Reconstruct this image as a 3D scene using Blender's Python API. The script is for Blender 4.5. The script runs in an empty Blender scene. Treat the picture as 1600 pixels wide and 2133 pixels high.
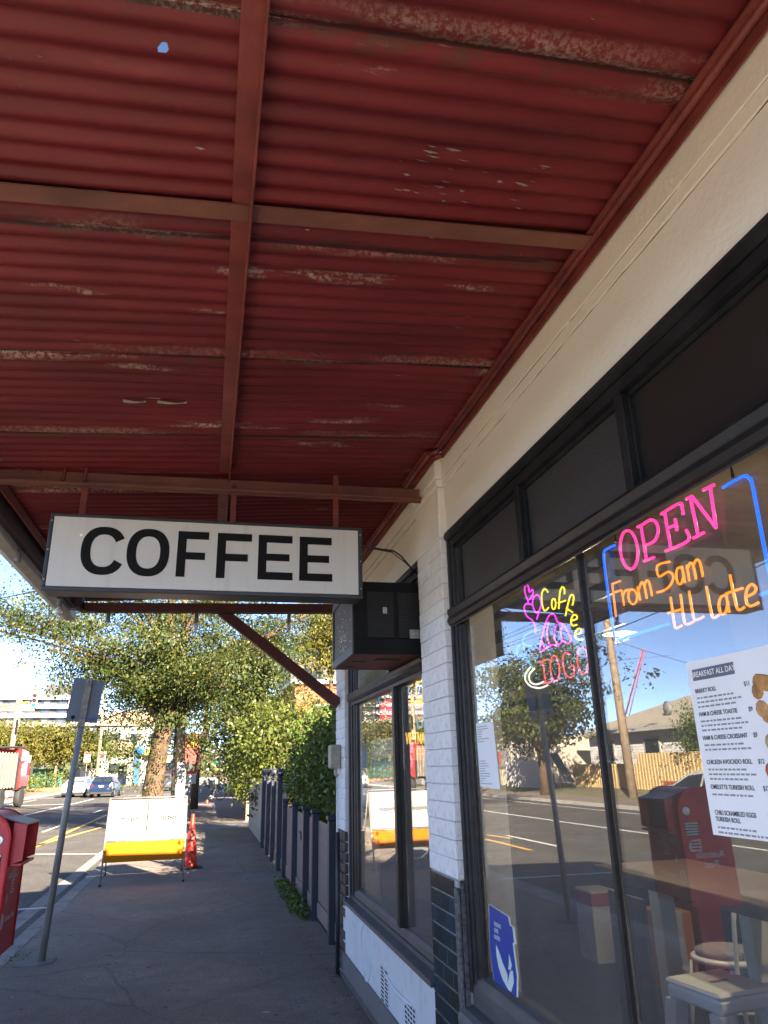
import bpy, math, random
import numpy as np
from mathutils import Vector, Matrix
random.seed(7); RNG = np.random.default_rng(7)
SC = bpy.context.scene
COL = SC.collection
R_ = math.radians

# ------------------------------------------------------------ camera, world, sun, exposure
PPX, PPY, FPX = 800.0, 1066.5, 1502.0
CAM_H = 1.65
CAM = Vector((0, 0, CAM_H))
def _ray(px, py): return Vector((px-PPX, -(py-PPY), -FPX)).normalized()
_Y = _ray(429, 1604); _Z = _ray(695, -3200); _Z = (_Z - _Y*_Z.dot(_Y)).normalized(); _X = _Y.cross(_Z)
RM = Matrix((_X, _Y, _Z))                     # camera axes to world axes
cam_data = bpy.data.cameras.new('camera'); cam_data.sensor_fit = 'HORIZONTAL'
cam_data.sensor_width = 36.0; cam_data.lens = 36.0*FPX/1600.0
cam_data.clip_start = 0.05; cam_data.clip_end = 3000
cam = bpy.data.objects.new('camera', cam_data); COL.objects.link(cam)
cam.matrix_world = Matrix.Translation(CAM) @ RM.to_4x4()
SC.camera = cam

SUN_EL, SUN_AZ = 26.0, 27.0                   # sun behind the camera, to the right: azimuth from -Y towards +X
sdir = Vector((math.sin(R_(SUN_AZ))*math.cos(R_(SUN_EL)), -math.cos(R_(SUN_AZ))*math.cos(R_(SUN_EL)), math.sin(R_(SUN_EL))))
world = bpy.data.worlds.new('World'); SC.world = world; world.use_nodes = True
wn = world.node_tree.nodes; wl = world.node_tree.links
sky = wn.new('ShaderNodeTexSky'); sky.sky_type = 'NISHITA'; sky.sun_disc = False
sky.sun_elevation = R_(SUN_EL); sky.sun_rotation = math.atan2(sdir.x, sdir.y)
sky.altitude = 30; sky.air_density = 0.27; sky.dust_density = 0.0; sky.ozone_density = 0.0
bg = wn['Background']; bg.inputs['Strength'].default_value = 0.052
wl.new(sky.outputs['Color'], bg.inputs['Color'])
sun_data = bpy.data.lights.new('sun', 'SUN'); sun_data.energy = 2.9; sun_data.angle = R_(0.5); sun_data.color = (1.0, 0.85, 0.66)
sun = bpy.data.objects.new('sun', sun_data); COL.objects.link(sun); sun.location = (10, -20, 30)
sun.rotation_euler = sdir.to_track_quat('Z', 'Y').to_euler()
vs = SC.view_settings; vs.view_transform = 'Standard'; vs.look = 'None'; vs.gamma = 1.0; vs.exposure = 3.85; vs.use_curve_mapping = False
SC.render.engine = 'CYCLES'
cy = SC.cycles; cy.max_bounces = 8; cy.diffuse_bounces = 4; cy.glossy_bounces = 4; cy.transmission_bounces = 4; cy.transparent_max_bounces = 10
cy.caustics_reflective = False; cy.caustics_refractive = False; cy.sample_clamp_indirect = 6.0
try:
    cy.use_denoising = True; cy.denoiser = 'OPENIMAGEDENOISE'
except Exception: pass

# ------------------------------------------------------------ measuring helpers (picture point -> place on a real plane)
def _w(px, py): return RM @ _ray(px, py)
def on_z(px, py, z=0.0): r = _w(px, py); return CAM + r*((z-CAM.z)/r.z)
def on_x(px, py, x): r = _w(px, py); return CAM + r*((x-CAM.x)/r.x)
def on_y(px, py, y): r = _w(px, py); return CAM + r*((y-CAM.y)/r.y)

# ------------------------------------------------------------ mesh helpers
class MB:
    def __init__(s): s.v = []; s.f = []; s.sm = []
    def add(s, vs_, fs, smooth=False):
        o = len(s.v); s.v += [tuple(p) for p in vs_]; s.f += [tuple(i+o for i in f) for f in fs]; s.sm += [smooth]*len(fs); return s
    def box(s, x0, x1, y0, y1, z0, z1, b=0.0):
        if x1 < x0: x0, x1 = x1, x0
        if y1 < y0: y0, y1 = y1, y0
        if z1 < z0: z0, z1 = z1, z0
        if b <= 0:
            return s.add([(x0,y0,z0),(x1,y0,z0),(x1,y1,z0),(x0,y1,z0),(x0,y0,z1),(x1,y0,z1),(x1,y1,z1),(x0,y1,z1)],
                [(0,3,2,1),(4,5,6,7),(0,1,5,4),(1,2,6,5),(2,3,7,6),(3,0,4,7)])
        b = min(b, (x1-x0)*.45, (y1-y0)*.45, (z1-z0)*.45)
        V = []; idx = {}
        for i, X in enumerate((x0, x1)):
            for j, Y in enumerate((y0, y1)):
                for k, Z in enumerate((z0, z1)):
                    sx, sy, sz = (1 if i == 0 else -1), (1 if j == 0 else -1), (1 if k == 0 else -1)
                    for a, p in enumerate(((X, Y+sy*b, Z+sz*b), (X+sx*b, Y, Z+sz*b), (X+sx*b, Y+sy*b, Z))):
                        idx[(i,j,k,a)] = len(V); V.append(p)
        F = []
        for i in (0,1): F.append([idx[(i,j,k,0)] for j,k in ((0,0),(1,0),(1,1),(0,1))][::(1 if i else -1)])
        for j in (0,1): F.append([idx[(i,j,k,1)] for i,k in ((0,0),(1,0),(1,1),(0,1))][::(-1 if j else 1)])
        for k in (0,1): F.append([idx[(i,j,k,2)] for i,j in ((0,0),(1,0),(1,1),(0,1))][::(1 if k else -1)])
        for j in (0,1):
            for k in (0,1): F.append((idx[(0,j,k,1)], idx[(1,j,k,1)], idx[(1,j,k,2)], idx[(0,j,k,2)]))
        for i in (0,1):
            for k in (0,1): F.append((idx[(i,0,k,0)], idx[(i,1,k,0)], idx[(i,1,k,2)], idx[(i,0,k,2)]))
        for i in (0,1):
            for j in (0,1): F.append((idx[(i,j,0,0)], idx[(i,j,1,0)], idx[(i,j,1,1)], idx[(i,j,0,1)]))
        for i in (0,1):
            for j in (0,1):
                for k in (0,1): F.append((idx[(i,j,k,0)], idx[(i,j,k,1)], idx[(i,j,k,2)]))
        return s.add(V, F)
    def prism(s, poly, axis, a0, a1, smooth=False):
        """polygon (2D) extruded along axis: 'x' poly=(y,z), 'y' poly=(x,z), 'z' poly=(x,y)"""
        n = len(poly)
        def P(p, a): return {'x': (a, p[0], p[1]), 'y': (p[0], a, p[1]), 'z': (p[0], p[1], a)}[axis]
        V = [P(p, a0) for p in poly] + [P(p, a1) for p in poly]
        F = [tuple(range(n))[::-1], tuple(range(n, 2*n))]
        s.add(V, F); o = len(s.v)-2*n
        for i in range(n):
            j = (i+1) % n; s.f.append((o+i, o+j, o+n+j, o+n+i)); s.sm.append(smooth)
        return s
    def tube(s, pts, r, n=8, caps=True, smooth=True, closed=False):
        pts = [Vector(p) for p in pts]; m = len(pts)
        rr = r if isinstance(r, (list, tuple)) else [r]*m
        V = []; up = None
        for i, p in enumerate(pts):
            if closed: d = pts[(i+1) % m]-pts[i-1]
            else: d = (pts[min(i+1, m-1)]-pts[max(i-1, 0)])
            if d.length < 1e-9: d = Vector((0,0,1))
            d.normalize()
            if up is None:
                up = Vector((0,0,1)) if abs(d.z) < .9 else Vector((1,0,0))
            a = up - d*up.dot(d)
            if a.length < 1e-5: a = d.orthogonal()
            a.normalize(); up = a; b = d.cross(a)
            for k in range(n):
                t = 2*math.pi*k/n; V.append(p + (a*math.cos(t)+b*math.sin(t))*rr[i])
        F = []
        for i in range(m if closed else m-1):
            q = (i+1) % m
            for k in range(n): F.append((i*n+k, i*n+(k+1) % n, q*n+(k+1) % n, q*n+k))
        s.add(V, F, smooth)
        if caps and not closed:
            o = len(s.v)-len(V); s.f.append(tuple(o+k for k in range(n))[::-1]); s.sm.append(False)
            s.f.append(tuple(o+(m-1)*n+k for k in range(n))); s.sm.append(False)
        return s
    def lathe(s, prof, c=(0,0,0), n=16, axis='z', smooth=True):
        V = []
        for (r, a) in prof:
            for k in range(n):
                t = 2*math.pi*k/n; u, w = r*math.cos(t), r*math.sin(t)
                V.append({'z': (c[0]+u, c[1]+w, c[2]+a), 'x': (c[0]+a, c[1]+u, c[2]+w), 'y': (c[0]+w, c[1]+a, c[2]+u)}[axis])
        F = []
        for i in range(len(prof)-1):
            for k in range(n): F.append((i*n+k, i*n+(k+1) % n, (i+1)*n+(k+1) % n, (i+1)*n+k))
        s.add(V, F, smooth); o = len(s.v)-len(V)
        if prof[0][0] > 1e-6: s.f.append(tuple(o+k for k in range(n))[::-1]); s.sm.append(False)
        if prof[-1][0] > 1e-6: s.f.append(tuple(o+(len(prof)-1)*n+k for k in range(n))); s.sm.append(False)
        return s
    def quad(s, a, b, c, d): return s.add([a, b, c, d], [(0,1,2,3)])
    def mesh(s, name, mat, off=(0,0,0)):
        me = bpy.data.meshes.new(name)
        ox, oy, oz = off
        me.from_pydata([(x-ox, y-oy, z-oz) for x, y, z in s.v], [], s.f)
        me.polygons.foreach_set('use_smooth', s.sm); me.update()
        if mat: me.materials.append(mat)
        return me
    def build(s, name, mat, parent=None, world=True):
        off = root_loc(parent) if (world and parent is not None) else (0,0,0)
        return link(name, s.mesh(name, mat, off), parent)
def root_loc(o):
    l = Vector((0,0,0))
    while o is not None: l += o.location; o = o.parent
    return l
def link(name, me, parent=None, loc=(0,0,0), rot=(0,0,0), scale=None):
    o = bpy.data.objects.new(name, me); COL.objects.link(o); o.parent = parent; o.location = loc; o.rotation_euler = rot
    if scale: o.scale = scale
    return o
def tag(o, label, cat, group=None, kind=None):
    o['label'] = label
    if cat: o['category'] = cat
    if group: o['group'] = group
    if kind: o['kind'] = kind
    return o
def thing(name, label, cat, loc=(0,0,0), rz=0.0, group=None):
    o = bpy.data.objects.new(name, None); COL.objects.link(o); o.empty_display_size = .1
    o.location = loc; o.rotation_euler = (0,0,rz); return tag(o, label, cat, group)
def struct(name, mb, mat, label=None):
    o = mb.build(name, mat); o['kind'] = 'structure'
    if label: o['label'] = label
    return o
def copy_tree(o, parent=None):
    c = o.copy(); COL.objects.link(c); c.parent = parent
    for ch in list(o.children): copy_tree(ch, c)
    return c
_tcache = {}
def text_obj(name, s, size, mat, parent, loc, rot, extrude=0.001, bold=0.0, align='CENTER', sx=1.0, shear=0.0, world=True):
    key = (s, size, extrude, bold, align, sx, shear, mat.name)
    if key not in _tcache:
        cu = bpy.data.curves.new('t', 'FONT'); cu.body = s; cu.size = size; cu.extrude = extrude; cu.offset = bold*size; cu.align_x = align; cu.align_y = 'CENTER'
        cu.shear = shear; cu.resolution_u = 4
        t = bpy.data.objects.new('t', cu); COL.objects.link(t); bpy.context.view_layer.update()
        me = bpy.data.meshes.new_from_object(t.evaluated_get(bpy.context.evaluated_depsgraph_get()))
        bpy.data.objects.remove(t); bpy.data.curves.remove(cu)
        if sx != 1.0:
            for v in me.vertices: v.co.x *= sx
        me.materials.clear(); me.materials.append(mat); me.name = name; _tcache[key] = me
    l = Vector(loc) - (root_loc(parent) if (parent is not None and world) else Vector((0,0,0)))
    return link(name, _tcache[key], parent, l, rot)
FACE_CAM = (R_(90), 0, 0); FACE_ROAD = (R_(90), 0, R_(-90)); FACE_SHOP = (R_(90), 0, R_(90))

# ------------------------------------------------------------ materials
def new_mat(name):
    m = bpy.data.materials.new(name); m.use_nodes = True; return m, m.node_tree.nodes, m.node_tree.links, m.node_tree.nodes['Principled BSDF']
def coords(N, L, scale=1.0, kind='Object'):
    tc = N.new('ShaderNodeTexCoord'); mp = N.new('ShaderNodeMapping'); L.new(tc.outputs[kind], mp.inputs['Vector'])
    mp.inputs['Scale'].default_value = (scale,)*3 if not isinstance(scale, tuple) else scale; return mp.outputs['Vector']
def noise(N, L, vec, scale, detail=4, rough=.55):
    n = N.new('ShaderNodeTexNoise'); n.inputs['Scale'].default_value = scale; n.inputs['Detail'].default_value = detail; n.inputs['Roughness'].default_value = rough
    L.new(vec, n.inputs['Vector']); return n.outputs['Fac']
def ramp(N, L, fac, stops):
    r = N.new('ShaderNodeValToRGB'); L.new(fac, r.inputs['Fac']); e = r.color_ramp.elements
    e[0].position, e[0].color = stops[0][0], (*stops[0][1], 1); e[1].position, e[1].color = stops[-1][0], (*stops[-1][1], 1)
    for p, c in stops[1:-1]:
        q = e.new(p); q.color = (*c, 1)
    return r.outputs['Color']
def mix(N, L, fac, a, b):
    m = N.new('ShaderNodeMix'); m.data_type = 'RGBA'
    if isinstance(fac, float): m.inputs['Factor'].default_value = fac
    else: L.new(fac, m.inputs['Factor'])
    for k, v in (('A', a), ('B', b)):
        s = [i for i in m.inputs if i.name == k and i.type == 'RGBA'][0]
        if isinstance(v, tuple): s.default_value = (*v, 1)
        else: L.new(v, s)
    return [o for o in m.outputs if o.type == 'RGBA'][0]
def bump(N, L, B, h, strength=.3, dist=.01):
    b = N.new('ShaderNodeBump'); b.inputs['Strength'].default_value = strength; b.inputs['Distance'].default_value = dist
    L.new(h, b.inputs['Height']); L.new(b.outputs['Normal'], B.inputs['Normal'])
def mth(N, L, op, a, b=None):
    m = N.new('ShaderNodeMath'); m.operation = op
    for i, v in enumerate((a, b)):
        if v is None: continue
        if isinstance(v, (int, float)): m.inputs[i].default_value = v
        else: L.new(v, m.inputs[i])
    return m.outputs[0]
def M(name, col, rough=.6, metal=0.0, var=.12, vscale=6.0, bs=0.0, bscale=40.0, bdist=.004, col2=None, spec=.5, dirt=0.0):
    m, N, L, B = new_mat(name)
    v = coords(N, L); n = noise(N, L, v, vscale, 5)
    a = tuple(max(0, c*(1-var)) for c in col); b = col2 if col2 else tuple(min(1, c*(1+var)) for c in col)
    c = ramp(N, L, n, [(.3, a), (.7, b)])
    if dirt > 0:
        d = ramp(N, L, noise(N, L, v, vscale*2.7, 6, .7), [(.52, (0,0,0)), (.72, (dirt,)*3)])
        c = mix(N, L, d, c, (.09, .075, .06))
    L.new(c, B.inputs['Base Color'])
    B.inputs['Roughness'].default_value = rough; B.inputs['Metallic'].default_value = metal
    B.inputs['Specular IOR Level'].default_value = spec
    if bs > 0: bump(N, L, B, noise(N, L, v, bscale, 4), bs, bdist)
    return m
def emit(name, col, strength):
    m, N, L, B = new_mat(name); B.inputs['Base Color'].default_value = (*[min(1, c*.8) for c in col], 1)
    B.inputs['Emission Color'].default_value = (*col, 1); B.inputs['Emission Strength'].default_value = strength; B.inputs['Roughness'].default_value = .3; return m
def glass_mat(name, tint=(.93,.95,.94), boost=1.0, rough=0.0, wob=0.0, dust=0.0):
    m, N, L, B = new_mat(name); N.remove(B); out = N['Material Output']
    ge = N.new('ShaderNodeNewGeometry'); dt = N.new('ShaderNodeVectorMath'); dt.operation = 'DOT_PRODUCT'
    L.new(ge.outputs['Incoming'], dt.inputs[0]); L.new(ge.outputs['True Normal'], dt.inputs[1])
    c1 = mth(N, L, 'SUBTRACT', 1.0, mth(N, L, 'ABSOLUTE', dt.outputs['Value']))
    f2 = mth(N, L, 'ADD', .043*boost, mth(N, L, 'MULTIPLY', mth(N, L, 'POWER', c1, 5.0), .957*min(1.0, boost)))
    tr = N.new('ShaderNodeBsdfTransparent'); tr.inputs['Color'].default_value = (*tint, 1)
    gl = N.new('ShaderNodeBsdfGlossy'); gl.inputs['Roughness'].default_value = rough; gl.inputs['Color'].default_value = (1,1,1,1)
    if wob > 0:
        b = N.new('ShaderNodeBump'); b.inputs['Strength'].default_value = wob; b.inputs['Distance'].default_value = .002
        L.new(noise(N, L, coords(N, L), 3.0, 1), b.inputs['Height']); L.new(b.outputs['Normal'], gl.inputs['Normal'])
    mx = N.new('ShaderNodeMixShader'); L.new(f2, mx.inputs['Fac']); L.new(tr.outputs[0], mx.inputs[1]); L.new(gl.outputs[0], mx.inputs[2])
    if dust > 0:
        df = N.new('ShaderNodeBsdfDiffuse'); df.inputs['Color'].default_value = (.75,.74,.72,1); m2 = N.new('ShaderNodeMixShader')
        L.new(mth(N, L, 'MULTIPLY', ramp(N, L, noise(N, L, coords(N, L, (1.0,1.6,.5)), 2.2, 6, .65), [(.25, (.35,)*3), (.8, (1,1,1))]), dust), m2.inputs['Fac']); L.new(mx.outputs[0], m2.inputs[1]); L.new(df.outputs[0], m2.inputs[2]); mx = m2
    L.new(mx.outputs[0], out.inputs['Surface']); return m
def leaf_mat(name, cols, transl=.35, rough=.5):
    m, N, L, B = new_mat(name); out = N['Material Output']
    g = N.new('ShaderNodeNewGeometry'); n = len(cols)
    c = ramp(N, L, g.outputs['Random Per Island'], [(i/(n-1), q) for i, q in enumerate(cols)])
    L.new(c, B.inputs['Base Color']); B.inputs['Roughness'].default_value = rough; B.inputs['Specular IOR Level'].default_value = .3
    t = N.new('ShaderNodeBsdfTranslucent'); L.new(c, t.inputs['Color'])
    mx = N.new('ShaderNodeMixShader'); mx.inputs['Fac'].default_value = transl
    L.new(B.outputs[0], mx.inputs[1]); L.new(t.outputs[0], mx.inputs[2]); L.new(mx.outputs[0], out.inputs['Surface']); return m
def asphalt(name, base, warm, scale=1.0, speck=.10, patch=None):
    m, N, L, B = new_mat(name); v = coords(N, L)
    fine = noise(N, L, v, 190*scale, 3, .7); big = noise(N, L, v, .9, 5, .6); mid = noise(N, L, v, 7, 5, .6)
    c = ramp(N, L, big, [(.28, tuple(x*.72 for x in base)), (.5, base), (.72, tuple(x*1.12 for x in warm))])
    c = mix(N, L, ramp(N, L, mid, [(.42, (0,0,0)), (.72, (.7,)*3)]), c, tuple(x*.68 for x in base))
    g2 = noise(N, L, v, 46*scale, 4, .75)
    c = mix(N, L, ramp(N, L, g2, [(.34, (.6,)*3), (.5, (0,0,0))]), c, tuple(x*.45 for x in base))
    c = mix(N, L, ramp(N, L, g2, [(.55, (0,0,0)), (.72, (.5,)*3)]), c, tuple(min(1,x*1.9) for x in warm))
    c = mix(N, L, ramp(N, L, fine, [(.30, (.45,)*3), (.5, (0,0,0))]), c, tuple(x*.35 for x in base))
    c = mix(N, L, ramp(N, L, noise(N, L, v, 95*scale, 2, .6), [(.62, (0,0,0)), (.72, (speck*7,)*3)]), c, (.42, .40, .38))
    vor = N.new('ShaderNodeTexVoronoi'); vor.feature = 'DISTANCE_TO_EDGE'; vor.inputs['Scale'].default_value = .55
    wv = N.new('ShaderNodeMix'); wv.data_type = 'RGBA'; wv.inputs['Factor'].default_value = .12
    nn = N.new('ShaderNodeTexNoise'); nn.inputs['Scale'].default_value = 2.5; nn.inputs['Detail'].default_value = 5; L.new(v, nn.inputs['Vector'])
    sA = [i for i in wv.inputs if i.name == 'A' and i.type == 'RGBA'][0]; sB = [i for i in wv.inputs if i.name == 'B' and i.type == 'RGBA'][0]
    L.new(v, sA); L.new(nn.outputs['Color'], sB); L.new([o for o in wv.outputs if o.type == 'RGBA'][0], vor.inputs['Vector'])
    crack = ramp(N, L, vor.outputs['Distance'], [(0.0, (.55,)*3), (.007, (0,0,0))])
    c = mix(N, L, crack, c, tuple(x*.4 for x in base))
    L.new(c, B.inputs['Base Color']); B.inputs['Roughness'].default_value = .85; B.inputs['Specular IOR Level'].default_value = .3
    bump(N, L, B, fine, .55, .006); return m

# ============================================================ materials used in the place
m_path = asphalt('footpath_asphalt', (.205,.166,.136), (.245,.202,.168))
m_road = asphalt('road_asphalt', (.074,.069,.062), (.100,.090,.078), .8)
m_ground = M('soil', (.13,.11,.075), .95, var=.3, vscale=1.2, bs=.5, bscale=25, bdist=.02)
m_verge = M('verge_grass', (.10,.115,.045), .95, var=.35, vscale=2.0, bs=.6, bscale=60, bdist=.03, col2=(.20,.17,.09))
m_conc = M('concrete', (.37,.35,.32), .9, var=.15, vscale=3, bs=.4, bscale=90, dirt=.4)
m_conc2 = M('old_grey_concrete', (.15,.145,.135), .9, var=.25, vscale=5, bs=.5, bscale=80, dirt=.4)
m_blue = M('bluestone', (.20,.185,.165), .85, var=.25, vscale=5, bs=.5, bscale=60, bdist=.008, col2=(.28,.26,.235))
m_white_line = M('white_road_paint', (.62,.61,.57), .8, var=.1, vscale=9, dirt=.5)
m_yellow_line = M('yellow_road_paint', (.62,.36,.06), .8, var=.12, vscale=9, dirt=.5)

# ============================================================ the setting
struct('ground', MB().quad((-900,-500,-.16),(900,-500,-.16),(900,1500,-.16),(-900,1500,-.16)), m_ground)
struct('road', MB().quad((-12.75,-80,-.10),(-1.90,-80,-.10),(-1.90,400,-.10),(-12.75,400,-.10)), m_road)
struct('side_street', MB().quad((-1.90,50.2,-.097),(60,50.2,-.097),(60,60.2,-.097),(-1.90,60.2,-.097)), m_road)
fp = struct('footpath', MB().box(-1.70,1.34,3.2,24.0,-.30,0.0), m_path)
struct('bounce_paving_corner', MB().box(-1.70,1.34,-40,3.196,-.30,0.0), m_conc)  # unseen pale paving added behind the camera to bounce sun under the awning
struct('bounce_paving_side', MB().box(1.344,40,-40,-1.9,-.30,-.004), m_conc)  # unseen paving past the shop end, added for the same sun bounce
struct('footpath_beyond_driveway', MB().box(-1.70,1.9,26.2,50.0,-.30,-.004), m_path)
struct('driveway', MB().box(-1.70,6.0,24.0,26.2,-.30,.002), m_conc2)
struct('footpath_across_side_street', MB().box(-1.70,2.2,60.4,200,-.30,0.0), m_conc)
struct('yard_soil', MB().quad((1.34,7.26,.012),(30,7.26,.012),(30,24,.012),(1.34,24,.012)), m_ground)
struct('yard_lawn', MB().quad((1.9,26.2,.012),(40,26.2,.012),(40,50.0,.012),(1.9,50.0,.012)), m_verge)
kb = struct('kerb', MB().box(-1.905,-1.705,-30,24,-.30,-.03), m_conc)
y = 6.2; km = []
for i in range(4):
    mb = MB(); w = .94
    mb.box(-.098,.098,0.006,w,-.24,0.0,.014); km.append(mb.mesh('kerb_stone', m_blue))
i = 0
while y < 24.0:
    link('kerb_stone', km[i % 4], kb, (-1.804+random.uniform(-.008,.008), y, -.006+random.uniform(-.008,.004)), (0, R_(random.uniform(-1.5,.6)), R_(random.uniform(-.5,.5)))); y += .95; i += 1
struct('gutter', MB().quad((-2.30,-30,-.095),(-1.908,-30,-.105),(-1.908,50,-.105),(-2.30,50,-.095)), m_blue)
struct('kerb_opposite', MB().box(-12.98,-12.75,-80,220,-.3,.02), m_conc)
o = struct('footpath_opposite', MB().add([(-15.2,-80,.06),(-12.98,-80,.015),(-12.98,220,.015),(-15.2,220,.06)], [(0,1,2,3)]), m_path)
struct('verge_opposite', MB().add([(-60,-80,.32),(-17.6,-80,.30),(-15.2,-80,.06),(-15.2,220,.06),(-17.6,220,.30),(-60,220,.32)], [(0,1,4,5),(1,2,3,4)]), m_verge)
# painted markings, flat on the road
def line(x0, y0, x1, y1, w, mat, name='road_marking'):
    d = Vector((x1-x0, y1-y0)); n = Vector((-d.y, d.x)).normalized()*w/2
    mbx = MB().add([(x0-n.x,y0-n.y,-.094),(x0+n.x,y0+n.y,-.094),(x1+n.x,y1+n.y,-.094),(x1-n.x,y1-n.y,-.094)], [(3,2,1,0)])
    return struct(name, mbx, mat)
line(-4.15,15.5,-4.05,62,.13,m_yellow_line); line(-4.75,18.0,-3.10,29.6,.13,m_yellow_line)
for k in range(7): line(-4.98+.02*k,15.9+11*k,-4.96+.02*k,18.8+11*k,.12,m_white_line)
line(-8.75,-20,-7.6,58,.14,m_white_line); line(-11.75,-20,-11.75,60,.12,m_white_line)
line(-4.05,19.85,-2.0,18.95,.10,m_white_line); line(-4.05,12.0,-1.45,12.0,.10,m_white_line)
line(-12.6,50.0,-8.2,50.0,.35,m_white_line); line(-12.6,62.5,-2.0,62.5,.25,m_white_line); line(-12.6,65.0,-2.0,65.0,.25,m_white_line)

# ============================================================ cafe building
m_render = M('cream_render', (.82,.755,.655), .82, var=.05, vscale=2.5, bs=.38, bscale=55, bdist=.006, col2=(.83,.775,.685))
m_wbrick = M('white_painted_brick', (.78,.775,.77), .7, var=.07, vscale=9, bs=1.0, bscale=24, bdist=.012, dirt=.30)
m_wbrick2 = M('cream_painted_brick', (.78,.735,.66), .7, var=.06, vscale=9, bs=1.0, bscale=24, bdist=.012, dirt=.2)
m_mortar = M('painted_mortar', (.66,.65,.63), .9, var=.1, vscale=20, bs=.7, bscale=60)
m_black = M('black_gloss_timber', (.011,.011,.0115), .42, var=.3, vscale=9, bs=.25, bscale=70, bdist=.002, spec=.22, col2=(.02,.02,.0205))
m_blackold = M('worn_black_timber', (.014,.014,.015), .5, var=.35, vscale=14, bs=.5, bscale=60, bdist=.003, col2=(.028,.027,.027), dirt=.15, spec=.25)
m_sill = M('charcoal_sill', (.052,.052,.055), .6, var=.3, vscale=4, bs=.4, bscale=45, dirt=.35)
m_panel = M('white_panel', (.62,.635,.665), .55, var=.06, vscale=3, bs=.5, bscale=14, bdist=.004, dirt=.30)
m_base = M('grey_plinth', (.125,.122,.120), .75, var=.15, vscale=3, bs=.4, bscale=50, dirt=.3)
m_glass = glass_mat('window_glass', (.90,.92,.92), boost=2.9, wob=.03, dust=.05)
m_pane_dark, N, L, B = new_mat('frosted_dark_pane'); B.inputs['Base Color'].default_value = (.034,.031,.028,1); B.inputs['Roughness'].default_value = .42
bump(N, L, B, noise(N, L, coords(N, L), 120, 3), .7, .003)
m_pane_dark2, N, L, B = new_mat('smooth_dark_pane'); B.inputs['Base Color'].default_value = (.022,.020,.018,1); B.inputs['Roughness'].default_value = .2
bump(N, L, B, noise(N, L, coords(N, L), 1.6, 3), .12, .01)
def tile_mat(name, c):
    m, N, L, B = new_mat(name); v = coords(N, L); n = noise(N, L, v, 30, 5, .7)
    L.new(ramp(N, L, n, [(.3, tuple(x*.4 for x in c)), (.55, c), (.75, tuple(min(1,x*2.2) for x in c))]), B.inputs['Base Color'])
    B.inputs['Roughness'].default_value = .18; bump(N, L, B, noise(N, L, v, 14, 3), .25, .004); return m
m_tiles = [tile_mat('dark_teal_tile', (.010,.024,.034)), tile_mat('blue_tile', (.010,.034,.060)), tile_mat('black_tile', (.010,.012,.014)), tile_mat('brown_black_tile', (.020,.018,.017))]
m_grout = M('tile_grout', (.42,.40,.40), .9, var=.2, vscale=20)
m_dbrick = M('dark_brown_brick', (.045,.034,.028), .6, var=.4, vscale=12, bs=.7, bscale=30, bdist=.006)
m_steelplate = M('dark_metal', (.06,.06,.065), .5, metal=.6)

cafe = thing('cafe_building', 'cream rendered shop with black timber windows beside the footpath', 'building', (2.0, 3.0, 0))
# masonry above the windows: wall, two string bands with fine joints, parapet
mb = MB(); mb.box(1.247,1.55,-1.75,6.752,2.885,3.155); mb.box(1.247,1.55,-1.75,7.20,3.158,3.36); mb.box(1.247,1.50,-1.75,7.20,3.36,3.70)
mb.box(1.30,1.55,-1.75,.10,0,2.885); wall = mb.build('wall', m_render, cafe)
MB().box(1.2385,1.2465,-1.75,3.690,3.16,3.203).box(1.2385,1.2465,4.168,6.752,3.16,3.203).build('string_band', m_render, wall)
MB().box(1.231,1.2465,-1.75,3.690,3.206,3.34).box(1.231,1.2465,4.168,6.752,3.206,3.34).build('string_band', m_render, wall)
m_crack = M('crack_brown', (.10,.085,.07), .95)  # dark brown for the thin tubes along the band joints
random.seed(3)
for z_, xx_ in ((3.2045,1.2384),(3.1565,1.2464)):
    for y0_, y1_ in (((.3,3.66),(4.3,6.6)) if z_ > 3.14 else ((1.2,2.2),(2.9,3.5))):
        pts = []; y_ = y0_
        while y_ < y1_: pts.append((xx_, y_, z_+random.uniform(-.003,.003))); y_ += random.uniform(.05,.13)
        MB().tube(pts, [random.choice((.0002,.0006,.0010,.0016)) for _ in pts], 5).build('crack', m_crack, wall)
mb = MB(); mb.box(1.55,9.0,-1.75,-1.45,0,3.7); mb.box(8.7,9.0,-1.45,7.2,0,3.7); mb.box(1.50,8.7,6.95,7.2,0,3.7); mb.build('outer_wall', m_render, cafe)  # unseen near end wall placed to let sun reach the bounce paving
MB().box(1.55,8.7,-1.45,6.95,3.30,3.50).build('roof', m_conc, cafe)
MB().box(1.15,1.60,-1.80,7.24,3.70,3.77,.01).build('parapet_coping', m_conc, cafe)

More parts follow.
